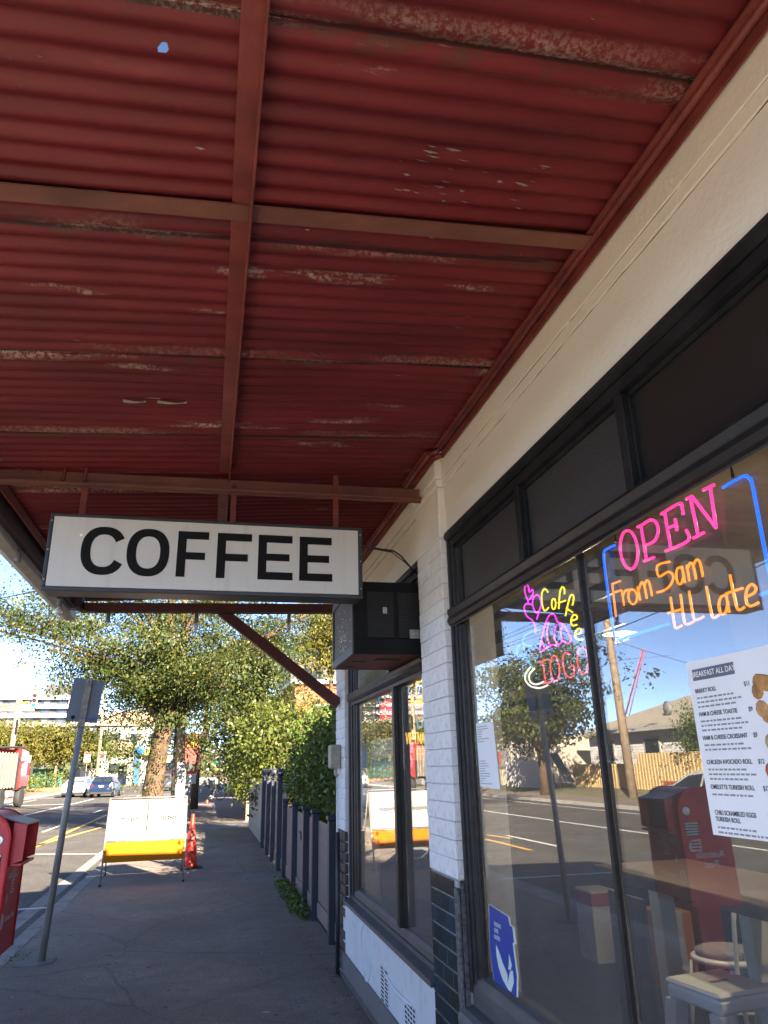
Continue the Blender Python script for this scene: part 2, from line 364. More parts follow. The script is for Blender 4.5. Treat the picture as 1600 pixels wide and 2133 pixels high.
def courses(pil, y0, y1, xf, z0, z1, ch=.0865, bl=.232, side=True, cream_above=2.35, xb=1.30):
    n = int(round((z1-z0)/ch)); ch = (z1-z0)/n
    for i in range(n):
        z = z0+i*ch; half = (i % 2)
        cuts = [y0] + ([y0+bl] if not half else [y0+bl/2, y0+bl*1.5]) + [y1]
        mt = m_wbrick2 if z > cream_above else m_wbrick
        for a, b in zip(cuts, cuts[1:]):
            if b-a < .03: continue
            j = random.uniform(-.0018,.0018)
            mbx = MB().box(0, xb-xf, 0, (b-a)-.002, 0, ch-.0022, .0035)
            link('brick', mbx.mesh('brick', mt), pil, Vector((xf+j, a+.002, z+.002))-root_loc(pil))
def pilaster(y0, y1, tiles=True):
    p = MB().box(1.225,1.50,y0+.012,y1-.012,0,2.86).build('pilaster', m_mortar, cafe)
    courses(p, y0, y1, 1.21, 1.12, 2.85)
    # rendered capital with crack joints
    c = MB().box(1.208,1.52,y0-.002,y1+.002,2.853,3.155,.006).build('capital', m_render, p)
    MB().box(1.200,1.53,y0-.008,y1+.008,3.158,3.204,.005).build('capital_band', m_render, p)
    MB().box(1.193,1.54,y0-.014,y1+.014,3.207,3.362,.006).build('capital_band', m_render, p)
    return p
pil1 = pilaster(3.690, 4.165); pil2 = pilaster(6.752, 7.225)
# glazed tiles on the near pilaster: courses of dark teal tiles with pale joints
MB().box(1.216,1.224,3.70,4.155,.0,1.115).build('grout', m_grout, pil1)
MB().box(1.2065,1.2239,3.692,3.752,.0,1.085,.006).build('corner_bead', M('pitted_dark_cement', (.05,.05,.055), .7, var=.6, vscale=60, bs=.8, bscale=90, col2=(.16,.15,.16)), pil1)
m_pit = bpy.data.materials['pitted_dark_cement']
MB().box(1.2242,1.2462,3.6905,3.7015,.0,1.117,.002).build('dark_return', m_pit, pil1)
tmesh = {}
for r in range(14):
    z0 = 1.114-(r+1)*.0805; off = (r % 2)*.075
    ys = [3.757]; yy = 3.757+.150-off*1.0
    while yy < 4.155: ys.append(yy); yy += .150
    ys.append(4.160)
    for a, b in zip(ys, ys[1:]):
        if b-a < .02: continue
        mt = random.choices(m_tiles, (.42,.22,.22,.14))[0] if r > 0 else m_tiles[3]
        k = (round(b-a,3), mt.name)
        if k not in tmesh: tmesh[k] = MB().box(0,.012,.0015,(b-a)-.0015,.002,.0785,.003).mesh('tile', mt)
        link('tile', tmesh[k], pil1, Vector((1.2075+random.uniform(0,.002), a, z0))-root_loc(pil1))
# dark bricks under the far pilaster's white paint
for r in range(13):
    for a, b in ((6.755,6.98),(6.985,7.22)) if r % 2 else ((6.755,6.87),(6.875,7.10),(7.105,7.22)):
        link('brick', MB().box(0,.03,0,b-a,0,.077,.006).mesh('brick', m_dbrick), pil2, Vector((1.205+random.uniform(0,.006), a, .02+r*.0845))-root_loc(pil2))

# ---- near window: frame of stepped mouldings, transom, mullions, panes
W1Y0, W1Y1 = -.30, 3.688
w1 = MB()
def frame_profile_top(mbx, y0, y1, zt):
    mbx.prism([(1.246,zt),(1.236,zt-.008),(1.230,zt-.026),(1.232,zt-.046),(1.244,zt-.054),(1.30,zt-.054),(1.30,zt)], 'y', y0, y1)
    mbx.prism([(1.252,zt-.055),(1.252,zt-.098),(1.266,zt-.102),(1.30,zt-.102),(1.30,zt-.055)], 'y', y0, y1)
    mbx.prism([(1.272,zt-.103),(1.272,zt-.122),(1.30,zt-.122),(1.30,zt-.103)], 'y', y0, y1)
frame_profile_top(w1, W1Y0, W1Y1, 2.884)
win1 = w1.build('window', m_black, cafe)
jm = MB(); z0, z1 = .66, 2.829
jm.prism([(1.246,3.688),(1.240,3.676),(1.240,3.660),(1.246,3.652),(1.30,3.652),(1.30,3.688)], 'z', z0, z1)
jm.prism([(1.252,3.651),(1.252,3.626),(1.258,3.620),(1.30,3.620),(1.30,3.651)], 'z', z0, 2.781)
jm.prism([(1.262,3.619),(1.262,3.585),(1.274,3.578),(1.274,3.545),(1.30,3.545),(1.30,3.619)], 'z', z0, 2.761)
jm.build('jamb', m_blackold, win1)
tm = MB()
tm.prism([(1.226,2.436),(1.222,2.424),(1.230,2.398),(1.232,2.394),(1.224,2.390),(1.220,2.372),(1.230,2.352),(1.244,2.346),(1.246,2.340),(1.252,2.342),(1.256,2.374),(1.310,2.376),(1.310,2.436)], 'y', W1Y0, 3.672, smooth=False)
tm.build('transom', m_black, win1)
for yc in (2.714,1.872,1.03,.19):
    MB().box(1.244,1.30,yc-.022,yc+.022,2.438,2.781,.004).box(1.266,1.30,yc-.034,yc+.034,2.439,2.760,.002).build('transom_mullion', m_black, win1)
for k, (a, b) in enumerate(((2.748,3.545),(1.906,2.680),(1.064,1.838),(.224,.996))):
    MB().box(1.283,1.293,a,b,2.437,2.762).build('pane', m_pane_dark if k < 2 else m_pane_dark2, win1)
for yc in (2.300,1.02):
    MB().box(1.272,1.300,yc-.010,yc+.010,.738,2.373,.003).build('mullion', m_blackold, win1)
for a, b in ((2.311,3.544),(1.031,2.289),(-.30,1.009)):
    MB().box(1.289,1.294,a,b,.742,2.373).build('pane', m_glass, win1)
bl = MB(); bl.prism([(1.282,.745),(1.276,.740),(1.264,.732),(1.262,.722),(1.250,.690),(1.246,.655),(1.246,.612),(1.33,.612),(1.33,.745)], 'y', W1Y0, 3.66)
bl.build('bottom_rail', m_sill, win1)
sl = MB(); sl.prism([(1.30,.608),(1.214,.596),(1.190,.584),(1.181,.560),(1.186,.525),(1.214,.505),(1.30,.500)], 'y', -1.75, 3.70)
sl.build('sill', m_base, win1)
MB().box(1.235,1.40,-1.75,3.69,0,.500).build('stall_board', m_base, cafe)

# ---- far window
w2 = MB(); frame_profile_top(w2, 4.168, 6.750, 2.884); win2 = w2.build('window', m_black, cafe)
jm = MB(); jm.prism([(1.246,6.750),(1.240,6.73),(1.246,6.70),(1.30,6.70),(1.30,6.750)], 'z', .60, 2.829)
jm.prism([(1.254,6.699),(1.254,6.62),(1.30,6.62),(1.30,6.699)], 'z', .60, 2.781); jm.prism([(1.264,6.619),(1.264,6.56),(1.276,6.545),(1.276,6.50),(1.30,6.50),(1.30,6.619)], 'z', .60, 2.761)
jm.build('jamb', m_blackold, win2); MB().box(1.250,1.30,4.168,4.24,.60,2.781).build('jamb', m_blackold, win2)
tm = MB(); tm.prism([(1.226,2.272),(1.222,2.262),(1.232,2.240),(1.226,2.236),(1.222,2.215),(1.240,2.196),(1.250,2.192),(1.250,2.168),(1.310,2.168),(1.310,2.272)], 'y', 4.24, 6.69); tm.build('transom', m_blackold, win2)
MB().box(1.254,1.30,5.17,5.20,2.274,2.781,.004).build('transom_mullion', m_black, win2)
for a, b in ((5.20,6.50),(4.24,5.17)): MB().box(1.283,1.293,a,b,2.273,2.762).build('pane', m_pane_dark2, win2)
MB().box(1.236,1.312,4.98,5.04,.685,2.167,.004).box(1.268,1.302,4.965,5.055,.685,2.167,.002).build('mullion', m_black, win2)
for a, b in ((5.056,6.50),(4.24,4.964)): MB().box(1.289,1.294,a,b,.66,2.168).build('pane', m_glass, win2)
bl = MB(); bl.prism([(1.284,.690),(1.276,.684),(1.262,.665),(1.260,.630),(1.33,.630),(1.33,.690)], 'y', 4.24, 6.69); bl.prism([(1.250,.629),(1.250,.590),(1.33,.590),(1.33,.629)], 'y', 4.20, 6.74); bl.build('bottom_rail', m_sill, win2)
sl = MB(); sl.prism([(1.2495,.601),(1.197,.585),(1.194,.560),(1.2495,.556)], 'y', 4.175, 5.36); sl.prism([(1.2495,.601),(1.197,.585),(1.194,.560),(1.2495,.556)], 'y', 5.366, 6.74); sl.build('sill', m_sill, win2)
sb = MB().box(1.209,1.40,4.168,6.86,.188,.555,.004).build('stall_board', m_panel, cafe)
MB().box(1.201,1.40,4.170,6.862,.0,.186,.004).build('plinth', m_base, cafe)
MB().box(1.19,1.2005,4.170,6.9,.0,.035,.004).build('base_fillet', m_sill, cafe)
# moulded shield outline and swag in the plaster panel
m_pl = m_panel
mb = MB(); cyv = 5.90
pts = [(1.208, cyv+.17*math.cos(t)*(1 if math.sin(t) > 0 else 1), .40+.15*math.sin(t)-(.06 if math.sin(t) < 0 else 0)*abs(math.sin(t))) for t in np.linspace(0, 2*math.pi, 28)[:-1]]
mb.tube(pts, .006, 6, closed=True); mb.build('plaster_shield', m_pl, sb)
mb = MB(); mb.tube([(1.209,5.35,.40),(1.207,5.2,.36),(1.206,5.0,.345),(1.206,4.8,.352),(1.207,4.62,.365)], [.006,.012,.015,.013,.007], 8); mb.build('plaster_swag', m_pl, sb)
def wall_vent(yc, zc, w, h, rows, cols):
    v = MB().box(1.2035,1.2085,yc-w/2,yc+w/2,zc-h/2,zc+h/2).build('wall_vent', m_panel, cafe)
    d = MB()
    for r in range(rows):
        for c in range(cols):
            a = yc-w/2+(c+.15)*w/cols; b = a+.7*w/cols; z = zc-h/2+(r+.25)*h/rows
            d.box(1.2022,1.2034,a,b,z,z+h/rows*.5)
    d.build('vent_slot', M('slot_dark', (.03,.03,.03), .9), v)
wall_vent(5.30,.300,.22,.20,9,2); wall_vent(4.66,.265,.24,.20,8,4)

# ============================================================ street awning of corrugated iron
def sheet_mat():
    m, N, L, B = new_mat('red_painted_iron'); v = coords(N, L)
    sep = N.new('ShaderNodeSeparateXYZ'); L.new(v, sep.inputs[0])
    oi = N.new('ShaderNodeObjectInfo')
    sh = N.new('ShaderNodeVectorMath'); sh.operation = 'ADD'; L.new(v, sh.inputs[0])
    cmb = N.new('ShaderNodeCombineXYZ'); L.new(mth(N, L, 'MULTIPLY', oi.outputs['Random'], 37.0), cmb.inputs[0]); L.new(cmb.outputs[0], sh.inputs[1]); p = sh.outputs[0]
    st = N.new('ShaderNodeMapping'); st.inputs['Scale'].default_value = (.35, 1.6, 1.6); L.new(p, st.inputs['Vector'])
    base = ramp(N, L, noise(N, L, st.outputs[0], 2.6, 7, .68), [(.25, (.088,.011,.013)), (.55, (.145,.018,.020)), (.8, (.205,.030,.031))])
    chalk = ramp(N, L, noise(N, L, st.outputs[0], 5.0, 8, .75), [(.60, (0,0,0)), (.82, (.35,)*3)])
    base = mix(N, L, chalk, base, (.30,.08,.07))
    # pale flaking along the sheet's lapped edge
    edge = mth(N, L, 'ABSOLUTE', sep.outputs[1])
    lap = ramp(N, L, edge, [(.295, (0,0,0)), (.350, (.60,)*3), (.375, (1,1,1))])
    n1 = noise(N, L, st.outputs[0], 1.5, 4, .6); n2 = noise(N, L, p, 60.0, 8, .8)
    # ragged patches of bare pale primer: along some laps, and long streaks that follow the ribs
    st2 = N.new('ShaderNodeMapping'); st2.inputs['Scale'].default_value = (.8, 5.0, 5.0); L.new(p, st2.inputs['Vector'])
    streak = ramp(N, L, noise(N, L, st2.outputs[0], 1.3, 5, .65), [(.64, (0,0,0)), (.70, (1,1,1))])
    reg = mth(N, L, 'MAXIMUM', mth(N, L, 'MULTIPLY', lap, ramp(N, L, n1, [(.53, (0,0,0)), (.60, (1,1,1))])), mth(N, L, 'MULTIPLY', streak, .8))
    k = mth(N, L, 'MULTIPLY', reg, ramp(N, L, n2, [(.47, (0,0,0)), (.55, (1,1,1))]))
    base = mix(N, L, k, base, (.44,.35,.28))
    grime = mth(N, L, 'MULTIPLY', ramp(N, L, noise(N, L, st2.outputs[0], .7, 6, .7), [(.50, (0,0,0)), (.68, (.6,)*3)]), 1.0)
    base = mix(N, L, grime, base, (.055,.012,.012))
    rust = mth(N, L, 'MULTIPLY', lap, ramp(N, L, noise(N, L, p, 9.0, 6, .7), [(.50, (0,0,0)), (.62, (.75,)*3)]))
    base = mix(N, L, rust, base, (.075,.042,.026))
    lapline = ramp(N, L, edge, [(.3795, (0,0,0)), (.3815, (.8,)*3)])
    base = mix(N, L, lapline, base, (.03,.012,.010))
    # scattered small flakes anywhere
    fl = mth(N, L, 'MULTIPLY', ramp(N, L, noise(N, L, p, 46.0, 5, .75), [(.695, (0,0,0)), (.715, (1,1,1))]), ramp(N, L, noise(N, L, p, 1.7, 3, .5), [(.48, (0,0,0)), (.60, (1,1,1))]))
    base = mix(N, L, fl, base, (.42,.34,.28))
    L.new(base, B.inputs['Base Color']); B.inputs['Roughness'].default_value = .5; B.inputs['Specular IOR Level'].default_value = .25
    h = mth(N, L, 'ADD', mth(N, L, 'MULTIPLY', n2, .5), mth(N, L, 'MULTIPLY', fl, 1.5))
    bump(N, L, B, h, .35, .003); return m
m_iron = sheet_mat()
m_redsteel = M('red_oxide_steel', (.15,.024,.020), .55, var=.22, vscale=7, bs=.5, bscale=70, bdist=.003, col2=(.22,.046,.034), dirt=.22)
m_brownsteel = M('brown_oxide_steel', (.150,.052,.036), .6, var=.25, vscale=5, bs=.45, bscale=80, bdist=.003, col2=(.21,.074,.048), dirt=.35)
m_redtimber = M('dark_red_timber', (.075,.016,.015), .6, var=.25, vscale=6, bs=.4, bscale=60)
m_fascia = M('weathered_white_timber', (.42,.40,.36), .7, var=.15, vscale=6, bs=.5, bscale=50, dirt=.45)
m_shadetimber = M('plum_shade_timber', (.040,.020,.024), .7, var=.3, vscale=6)
m_bolt = M('painted_bolt', (.12,.035,.025), .5)

AZ, AS = 3.368, .070
def soffit(x): return AZ - AS*(1.247-x)
awn = thing('street_awning', 'dark red corrugated iron awning on steel beams over the footpath', 'awning', (0, 3.5, 3.2))
PITCH, RIBS, AMP, NX = .0765, 10, .0090, 160
XS = np.linspace(-1.33, 1.236, NX)
def iron_sheet(yc, k, holes=()):
    per = 8; ny = (RIBS+0)*per+1; half = RIBS*PITCH/2+.012
    ys = np.linspace(-half, half, ny)
    Z = np.zeros((NX, ny)); ph = random.uniform(0, .2)
    for i, x in enumerate(XS):
        w = .004*math.sin(x*2.1+k)+.003*math.sin(x*5.3+2*k)
        Z[i] = soffit(x) + .018 + AMP*np.cos((ys)*2*math.pi/PITCH+ph) + w*np.cos(ys*3+k) + (.0035 if k % 2 else 0.0)
    V = []
    for i in range(NX):
        for j in range(ny):
            q_ = any(abs(XS[i]-hx) < .04 and abs(yc+ys[j]-hy) < .03 for hx, hy, rx, ry in holes)
            V.append((XS[i]+(random.uniform(-.0055,.0055) if q_ else 0), ys[j]+(random.uniform(-.0032,.0032) if q_ else 0), Z[i, j]))
    F = []
    for i in range(NX-1):
        for j in range(ny-1):
            cx, cyy = (XS[i]+XS[i+1])/2, yc+(ys[j]+ys[j+1])/2
            if any((((cx-hx)/rx)**2+((cyy-hy)/ry)**2) < .6+.7*math.sin(i*7.3+j*3.1)**2 for hx, hy, rx, ry in holes): continue
            F.append((i*ny+j, i*ny+j+1, (i+1)*ny+j+1, (i+1)*ny+j))
    me = bpy.data.meshes.new('roof_sheet'); me.from_pydata(V, [], F); me.polygons.foreach_set('use_smooth', [True]*len(F)); me.materials.append(m_iron)
    link('roof_sheet', me, awn, Vector((0, yc, 0))-awn.location)
HOLES = ((-.19,1.335,.016,.009),(-.335,3.13,.0145,.0062))
k = 0; yc = .0825
while yc < 7.2:
    iron_sheet(yc, k, HOLES); yc += RIBS*PITCH-.0; k += 1
    if k > 30: break
Y_END = yc-RIBS*PITCH/2
# bent tongues of torn iron beside the hole, plus an added sun-blocking flap
m_bare = M('bare_zinc', (.33,.31,.28), .5, metal=.4, var=.2, vscale=30)
mb = MB()
for (x0, x1, dz) in ((-.46,-.36,.014),(-.31,-.18,.016)):
    n = 8; V = []
    for i in range(n+1):
        t = i/n; x = x0+(x1-x0)*t; w = .017*math.sin(math.pi*min(1,t*1.1+.08))+.004
        V += [(x, 3.128-w, soffit(x)+.006-dz*math.sin(math.pi*t)), (x, 3.128+w*.6, soffit(x)+.004-dz*.4)]
    mb.add(V, [(2*i, 2*i+1, 2*i+3, 2*i+2) for i in range(n)])
mb.box(-.375,-.30,3.106,3.110,soffit(-.34)+.010,soffit(-.34)+.060)  # added flap above the sheet, stops sun through the hole reaching the sign
mb.build('torn_tongue_sun_flap', m_bare, awn)
# curling paint flakes hanging under the sheets
m_flake = M('curled_paint_flake', (.28,.24,.21), .7, var=.4, vscale=50)
fl = MB()
for i in range(70):
    a = random.random()
    if a < .5: cx, cyy = random.uniform(.45,.95), 1.60+random.uniform(-.02,.05)+random.choice((0,.076,-.076))
    elif a < .8: cx, cyy = random.uniform(-1.2,1.0), random.choice((1.10,1.86,2.62,3.39))+random.uniform(-.06,.06)
    else: cx, cyy = random.uniform(-1.1,1.1), random.uniform(1,4)
    zz = soffit(cx)+.005; L_ = random.uniform(.012,.05); w_ = random.uniform(.003,.008); d_ = random.uniform(.002,.011)
    fl.add([(cx,cyy,zz),(cx+L_*.5,cyy-w_,zz-d_),(cx+L_,cyy,zz-d_*.4),(cx+L_*.5,cyy+w_,zz)], [(0,1,2,3)])
fl.build('paint_flake', m_flake, awn)['kind'] = 'stuff'
# angle along the wall, kicked out round the pilaster heads
def angle_y(x, y0, y1, z, leg=.055, t=.006, flip=1):
    mbx = MB(); mbx.box(x, x+flip*leg, y0, y1, z-t, z, .001); mbx.box(x+(leg-t if flip > 0 else -leg), x+(leg if flip > 0 else -leg+t), y0, y1, z-t-leg*.9, z-t-.0005, .001); return mbx
for a, b, xo in ((-.8,3.60,1.226),(3.66,4.20,1.186),(4.26,6.70,1.226)):
    zz = soffit(xo)+.004
    MB().box(xo-.052,xo,a,b,zz-.014,zz-.006).box(xo-.010,xo-.002,a,b,zz-.070,zz-.0145).tube([(xo-.022,a,zz-.022),(xo-.022,b,zz-.022)], .013, 8).build('wall_angle', m_redsteel, awn)
for a, b in ((3.60,3.66),(4.26,4.20)):
    MB().tube([(1.204,a,soffit(1.2)-.018),(1.164,b,soffit(1.16)-.018)], .013, 8).tube([(1.220,a,soffit(1.2)-.045),(1.180,b,soffit(1.16)-.045)], .018, 6).build('wall_angle', m_redsteel, awn)
# long purlin: an angle running the length of the awning, legs down
def purlin(x, y0, y1, w=.062):
    z = soffit(x)+.004
    mbx = MB(); mbx.box(x-w/2, x+w/2, y0, y1, z-.016, z-.009, .001); mbx.box(x+w/2-.008, x+w/2, y0, y1, z-.070, z-.0165, .001); return mbx
p = purlin(.015,-.8,3.955); p.build('purlin', m_redsteel, awn); purlin(.015,4.07,6.97).build('purlin', m_redsteel, awn)
purlin(-1.21,-.8,6.97).build('purlin', m_redsteel, awn)
# cross angle hard under the sheets
def cross_flat(y, mat):
    zl, zr = soffit(-1.3)-.014, soffit(1.2)-.014
    V = []; mbx = MB()
    for (ya, yb, dz0, dz1) in ((y-.034,y+.034,-.006,.000),(y+.028,y+.034,.0005,.022)):
        mbx.add([(-1.3,ya,zl+dz0),(1.215,ya,zr+dz0),(1.215,yb,zr+dz0),(-1.3,yb,zl+dz0),(-1.3,ya,zl+dz1),(1.215,ya,zr+dz1),(1.215,yb,zr+dz1),(-1.3,yb,zl+dz1)],
            [(0,3,2,1),(4,5,6,7),(0,1,5,4),(1,2,6,5),(2,3,7,6),(3,0,4,7)])
    return mbx.build('cross_angle', mat, awn)
cross_flat(1.83, m_brownsteel); cross_flat(-.35, m_brownsteel)
# main cross beam at the pilaster: web and flange
def sloped_box(x0, x1, y0, y1, za0, za1, zb0, zb1):
    return MB().add([(x0,y0,za0),(x1,y0,zb0),(x1,y1,zb0),(x0,y1,za0),(x0,y0,za1),(x1,y0,zb1),(x1,y1,zb1),(x0,y1,za1)],
        [(0,3,2,1),(4,5,6,7),(0,1,5,4),(1,2,6,5),(2,3,7,6),(3,0,4,7)])
b2 = MB()
for args in ((-1.26,1.215,4.000,4.010,3.136,3.225,3.170,3.258),(-1.26,1.19,3.945,3.9995,3.140,3.148,3.174,3.182),(-1.26,1.20,4.0105,4.055,3.215,3.223,3.248,3.256)):
    q = sloped_box(*args); b2.add(q.v, q.f)
beam = b2.build('cross_beam', m_brownsteel, awn)
bl = MB()
for (x, dz) in ((-1.08,.06),(-.98,.055),(-.80,-.001),(-.72,-.002),(-.86,.02),(.075,.04),(.665,.045)):
    bl.lathe([(.0,-.012),(.011,-.010),(.013,-.004),(.013,0)], (x,3.9985,3.165+dz), 8, 'y')
bl.build('bolt', m_bolt, beam)
# hanger stirrups above the beam
for x in (-.852,-.742):
    MB().box(x-.009,x+.009,3.985,3.998,3.178,3.250,.002).build('stirrup', m_redsteel, awn)
MB().box(-.862,-.732,3.984,3.999,3.2505,3.262,.002).build('stirrup', m_redsteel, awn)
# far gable: tie beam, brace to the far pilaster, packers
g = sloped_box(-1.20,1.195,6.99,7.06,3.045,3.130,3.095,3.180); gable = g.build('gable_beam', m_redtimber, awn)
br = MB(); a, b = Vector((.06,7.03,3.085)), Vector((1.205,7.03,2.215)); d = (b-a).normalized(); n = Vector((-d.z,0,d.x))*.048
V = []
for yy in (6.992,7.062):
    for q in (a-n*1.0, a+n*1.0, b+n, b-n): V.append((q.x,yy,q.z))
br.add(V, [(0,1,2,3),(7,6,5,4),(0,4,5,1),(1,5,6,2),(2,6,7,3),(3,7,4,0)])
br.build('brace', m_redtimber, awn)
# street side: timber plate with inner shadow put into its colour, old white gutter board
MB().box(-1.285,-1.235,-.8,7.0,3.075,3.185,.003).build('edge_plate', m_shadetimber, awn)
gt = MB(); gt.prism([(-1.292,3.030),(-1.292,3.190),(-1.312,3.190),(-1.335,3.060),(-1.400,3.055),(-1.418,3.200),(-1.430,3.200),(-1.412,3.040),(-1.36,3.018)], 'y', -.8, 7.32)
gt.build('gutter', m_fascia, awn)
MB().box(-1.2915,-1.2855,-.8,7.05,3.035,3.172,.002).build('fascia_board', m_fascia, awn)
MB().box(-1.232,-1.17,6.80,7.0,3.05,3.17,.006).build('corner_block', m_shadetimber, awn)

# ============================================================ hanging light-box sign
m_signface, N, L, B = new_mat('white_acrylic_face'); v = coords(N, L)
sv = coords(N, L, (9.0,1.0,.6)); base_ = ramp(N, L, noise(N, L, v, 2.0, 4), [(.3, (.60,.585,.54)), (.7, (.66,.645,.60))])
L.new(mix(N, L, ramp(N, L, noise(N, L, sv, 2.0, 5, .6), [(.52, (0,0,0)), (.8, (.28,)*3)]), base_, (.36,.32,.26)), B.inputs['Base Color']); B.inputs['Roughness'].default_value = .32
bump(N, L, B, noise(N, L, v, 22, 3), .16, .004)
m_signcase = M('charcoal_sign_case', (.026,.027,.031), .42, var=.2, vscale=8, bs=.2, bscale=60)
m_letter = M('black_vinyl', (.006,.006,.0065), .6, var=.1, spec=.15)
SY = 3.93
m_galv0 = M('zinc_screw', (.4,.4,.4), .4, metal=.6)
sign = thing('hanging_sign', 'black framed white box sign with COFFEE hung under the awning', 'sign', (-.03, SY+.08, 2.545))
mb = MB(); mb.box(-.875,.809,SY+.010,SY+.165,2.545,2.960,.006); mb.build('case', m_signcase, sign)
mb = MB(); z0, z1, x0, x1, t = 2.542, 2.963, -.878, .812, .022
mb.prism([(x0,z0),(x1,z0),(x1,z1),(x0,z1)], 'y', SY+.0085, SY+.0095)
mb.box(x0,x1,SY-.004,SY+.008,z0,z0+t,.003).box(x0,x1,SY-.004,SY+.008,z1-t*.7,z1,.003).box(x0,x0+t*.8,SY-.0042,SY+.008,z0+t,z1-t*.7,.003).box(x1-t,x1,SY-.0042,SY+.008,z0+t,z1-t*.7,.003)
mb.build('frame', m_signcase, sign)
MB().box(-.858,.788,SY,SY+.008,2.566,2.946).build('face', m_signface, sign)
def stroke_letter(ch, x, w, h, z, t):
    """bold grotesque capitals built as outlines"""
    mbx = MB(); y0, y1 = SY-.0025, SY-.0003
    if ch in 'FE':
        bars = [(z+h-t*.93, z+h, w), (z+h*.5-t*.44, z+h*.5+t*.44, w*.92)]
        if ch == 'F': bars[1] = (z+h*.46-t*.44, z+h*.46+t*.44, w*.90)
        if ch == 'E': bars.append((z, z+t*.93, w*1.02))
        mbx.box(x, x+t, y0, y1, z, z+h)
        for a, b, ww in bars: mbx.box(x+t-.0004, x+ww, y0-.0001, y1, a, b)
        return mbx
    cx, cz, rx, rz = x+w/2, z+h/2, w/2, h/2+.004
    def se(t_, rx_, rz_, p=2.35):
        c, s_ = math.cos(t_), math.sin(t_); return (cx+rx_*abs(c)**(2/p)*(1 if c >= 0 else -1), cz+rz_*abs(s_)**(2/p)*(1 if s_ >= 0 else -1))
    n = 64
    if ch == 'O': ts = np.linspace(0, 2*math.pi, n+1)
    else: ts = np.linspace(R_(29), R_(331), n+1)
    V = []
    for t_ in ts:
        o_, i_ = se(t_, rx, rz), se(t_, rx-t*1.02, rz-t*.92)
        V += [(o_[0],y0,o_[1]),(i_[0],y0,i_[1]),(o_[0],y1,o_[1]),(i_[0],y1,i_[1])]
    F = []
    for i in range(n):
        a = 4*i; b = 4*(i+1); F += [(a,a+1,b+1,b),(a+2,b+2,b+3,a+3),(a,b,b+2,a+2),(a+1,a+3,b+3,b+1)]
    F += [(0,2,3,1),(4*n,4*n+1,4*n+3,4*n+2)]
    return mbx.add(V, F)
def lx(px, py): return on_y(px, py, SY).x
for ch, xa, xb in (('C',168,262),('O',264,353),('F',369,434),('F',452,524),('E',538,609),('E',624,691)):
    a, b = lx(xa,1150), lx(xb,1150); stroke_letter(ch, a, b-a, .258, 2.636, .047).build('letter', m_letter, sign)
sc_ = MB()
for x in (-.868,.801):
    for z in (2.60,2.76,2.92): sc_.lathe([(.0,-.003),(.004,-.0025),(.005,0)], (x,SY-.0045,z), 8, 'y')
sc_.build('screws', m_galv0, sign)
for x, zt in ((-.735,3.140),(.072,3.175),(.668,3.31)):
    MB().box(x-.016,x+.016,SY+.056,SY+.062,2.955,zt,.001).build('hanger_strap', m_redsteel, sign)

# ============================================================ air conditioner through the far window
m_accase = M('black_ac_case', (.008,.008,.0085), .65, var=.25, vscale=5, bs=.2, bscale=60, spec=.15)
m_acdark = M('ac_inside', (.006,.006,.006), .9)
m_acfin, N, L, B = new_mat('ac_coil_fins'); v = coords(N, L)
wv = N.new('ShaderNodeTexWave'); wv.inputs['Scale'].default_value = 26; wv.bands_direction = 'DIAGONAL'; L.new(v, wv.inputs['Vector'])
L.new(mix(N, L, wv.outputs['Fac'], (.05,.042,.034), (.10,.088,.072)), B.inputs['Base Color']); B.inputs['Roughness'].default_value = .6; B.inputs['Metallic'].default_value = .4
m_acgrey = M('grey_ac_trim', (.045,.045,.045), .5, var=.15)
ax0, ax1, ay0, ay1, az0, az1 = .815, 1.305, 4.24, 4.985, 2.280, 2.722
ac = thing('air_conditioner', 'black window air conditioner jutting out beside the white brick pilaster', 'air conditioner', (1.06, 4.6, 2.28))
mb = MB(); mb.box(ax0+.012,ax1,ay0+.014,ay1-.010,az0+.012,az1-.006); mb.build('core', m_acdark, ac)
# near side sheet: solid border round two louvre fields
f = MB(); fx = [(ax0,.905),(1.068,1.098),(1.262,ax1)]
f.box(ax0,ax1,ay0,ay0+.010,az1-.062,az1,.002); f.box(ax0,ax1,ay0,ay0+.010,az0,az0+.092,.002)
for a, b in fx: f.box(a,b,ay0,ay0+.010,az0+.0925,az1-.0625,.001)
f.box(ax0,ax1,ay0+.011,ay1,az1-.005,az1); f.build('case', m_accase, ac)
b_ = MB(); b_.box(ax0+.010,ax1,ay0+.011,ay1,az0,az0+.008,.002); pan = b_.build('base_pan', m_redtimber, ac)
MB().box(ax0+.18,ax0+.34,4.42,4.50,az0-.002,az0-.0005).box(ax0+.05,ax0+.14,4.55,4.57,az0-.002,az0-.0005).box(ax0+.05,ax0+.12,4.80,4.815,az0-.002,az0-.0005).build('pan_slot', m_acdark, pan)
nl = 25
lm = MB().prism([(-.003,-.001),(-.003,.0035),(.009,-.004),(.009,-.007)], 'x', 0, 1).mesh('louvre', M('louvre_black', (.022,.022,.0225), .45))
for i in range(nl):
    z = az0+.10+i*(az1-.0625-az0-.10)/nl
    link('louvre', lm, ac, Vector((.9052,ay0+.001,z+.006))-ac.location, scale=(.1626,1,1)); link('louvre', lm, ac, Vector((1.0982,ay0+.001,z+.006))-ac.location, scale=(.1636,1,1))
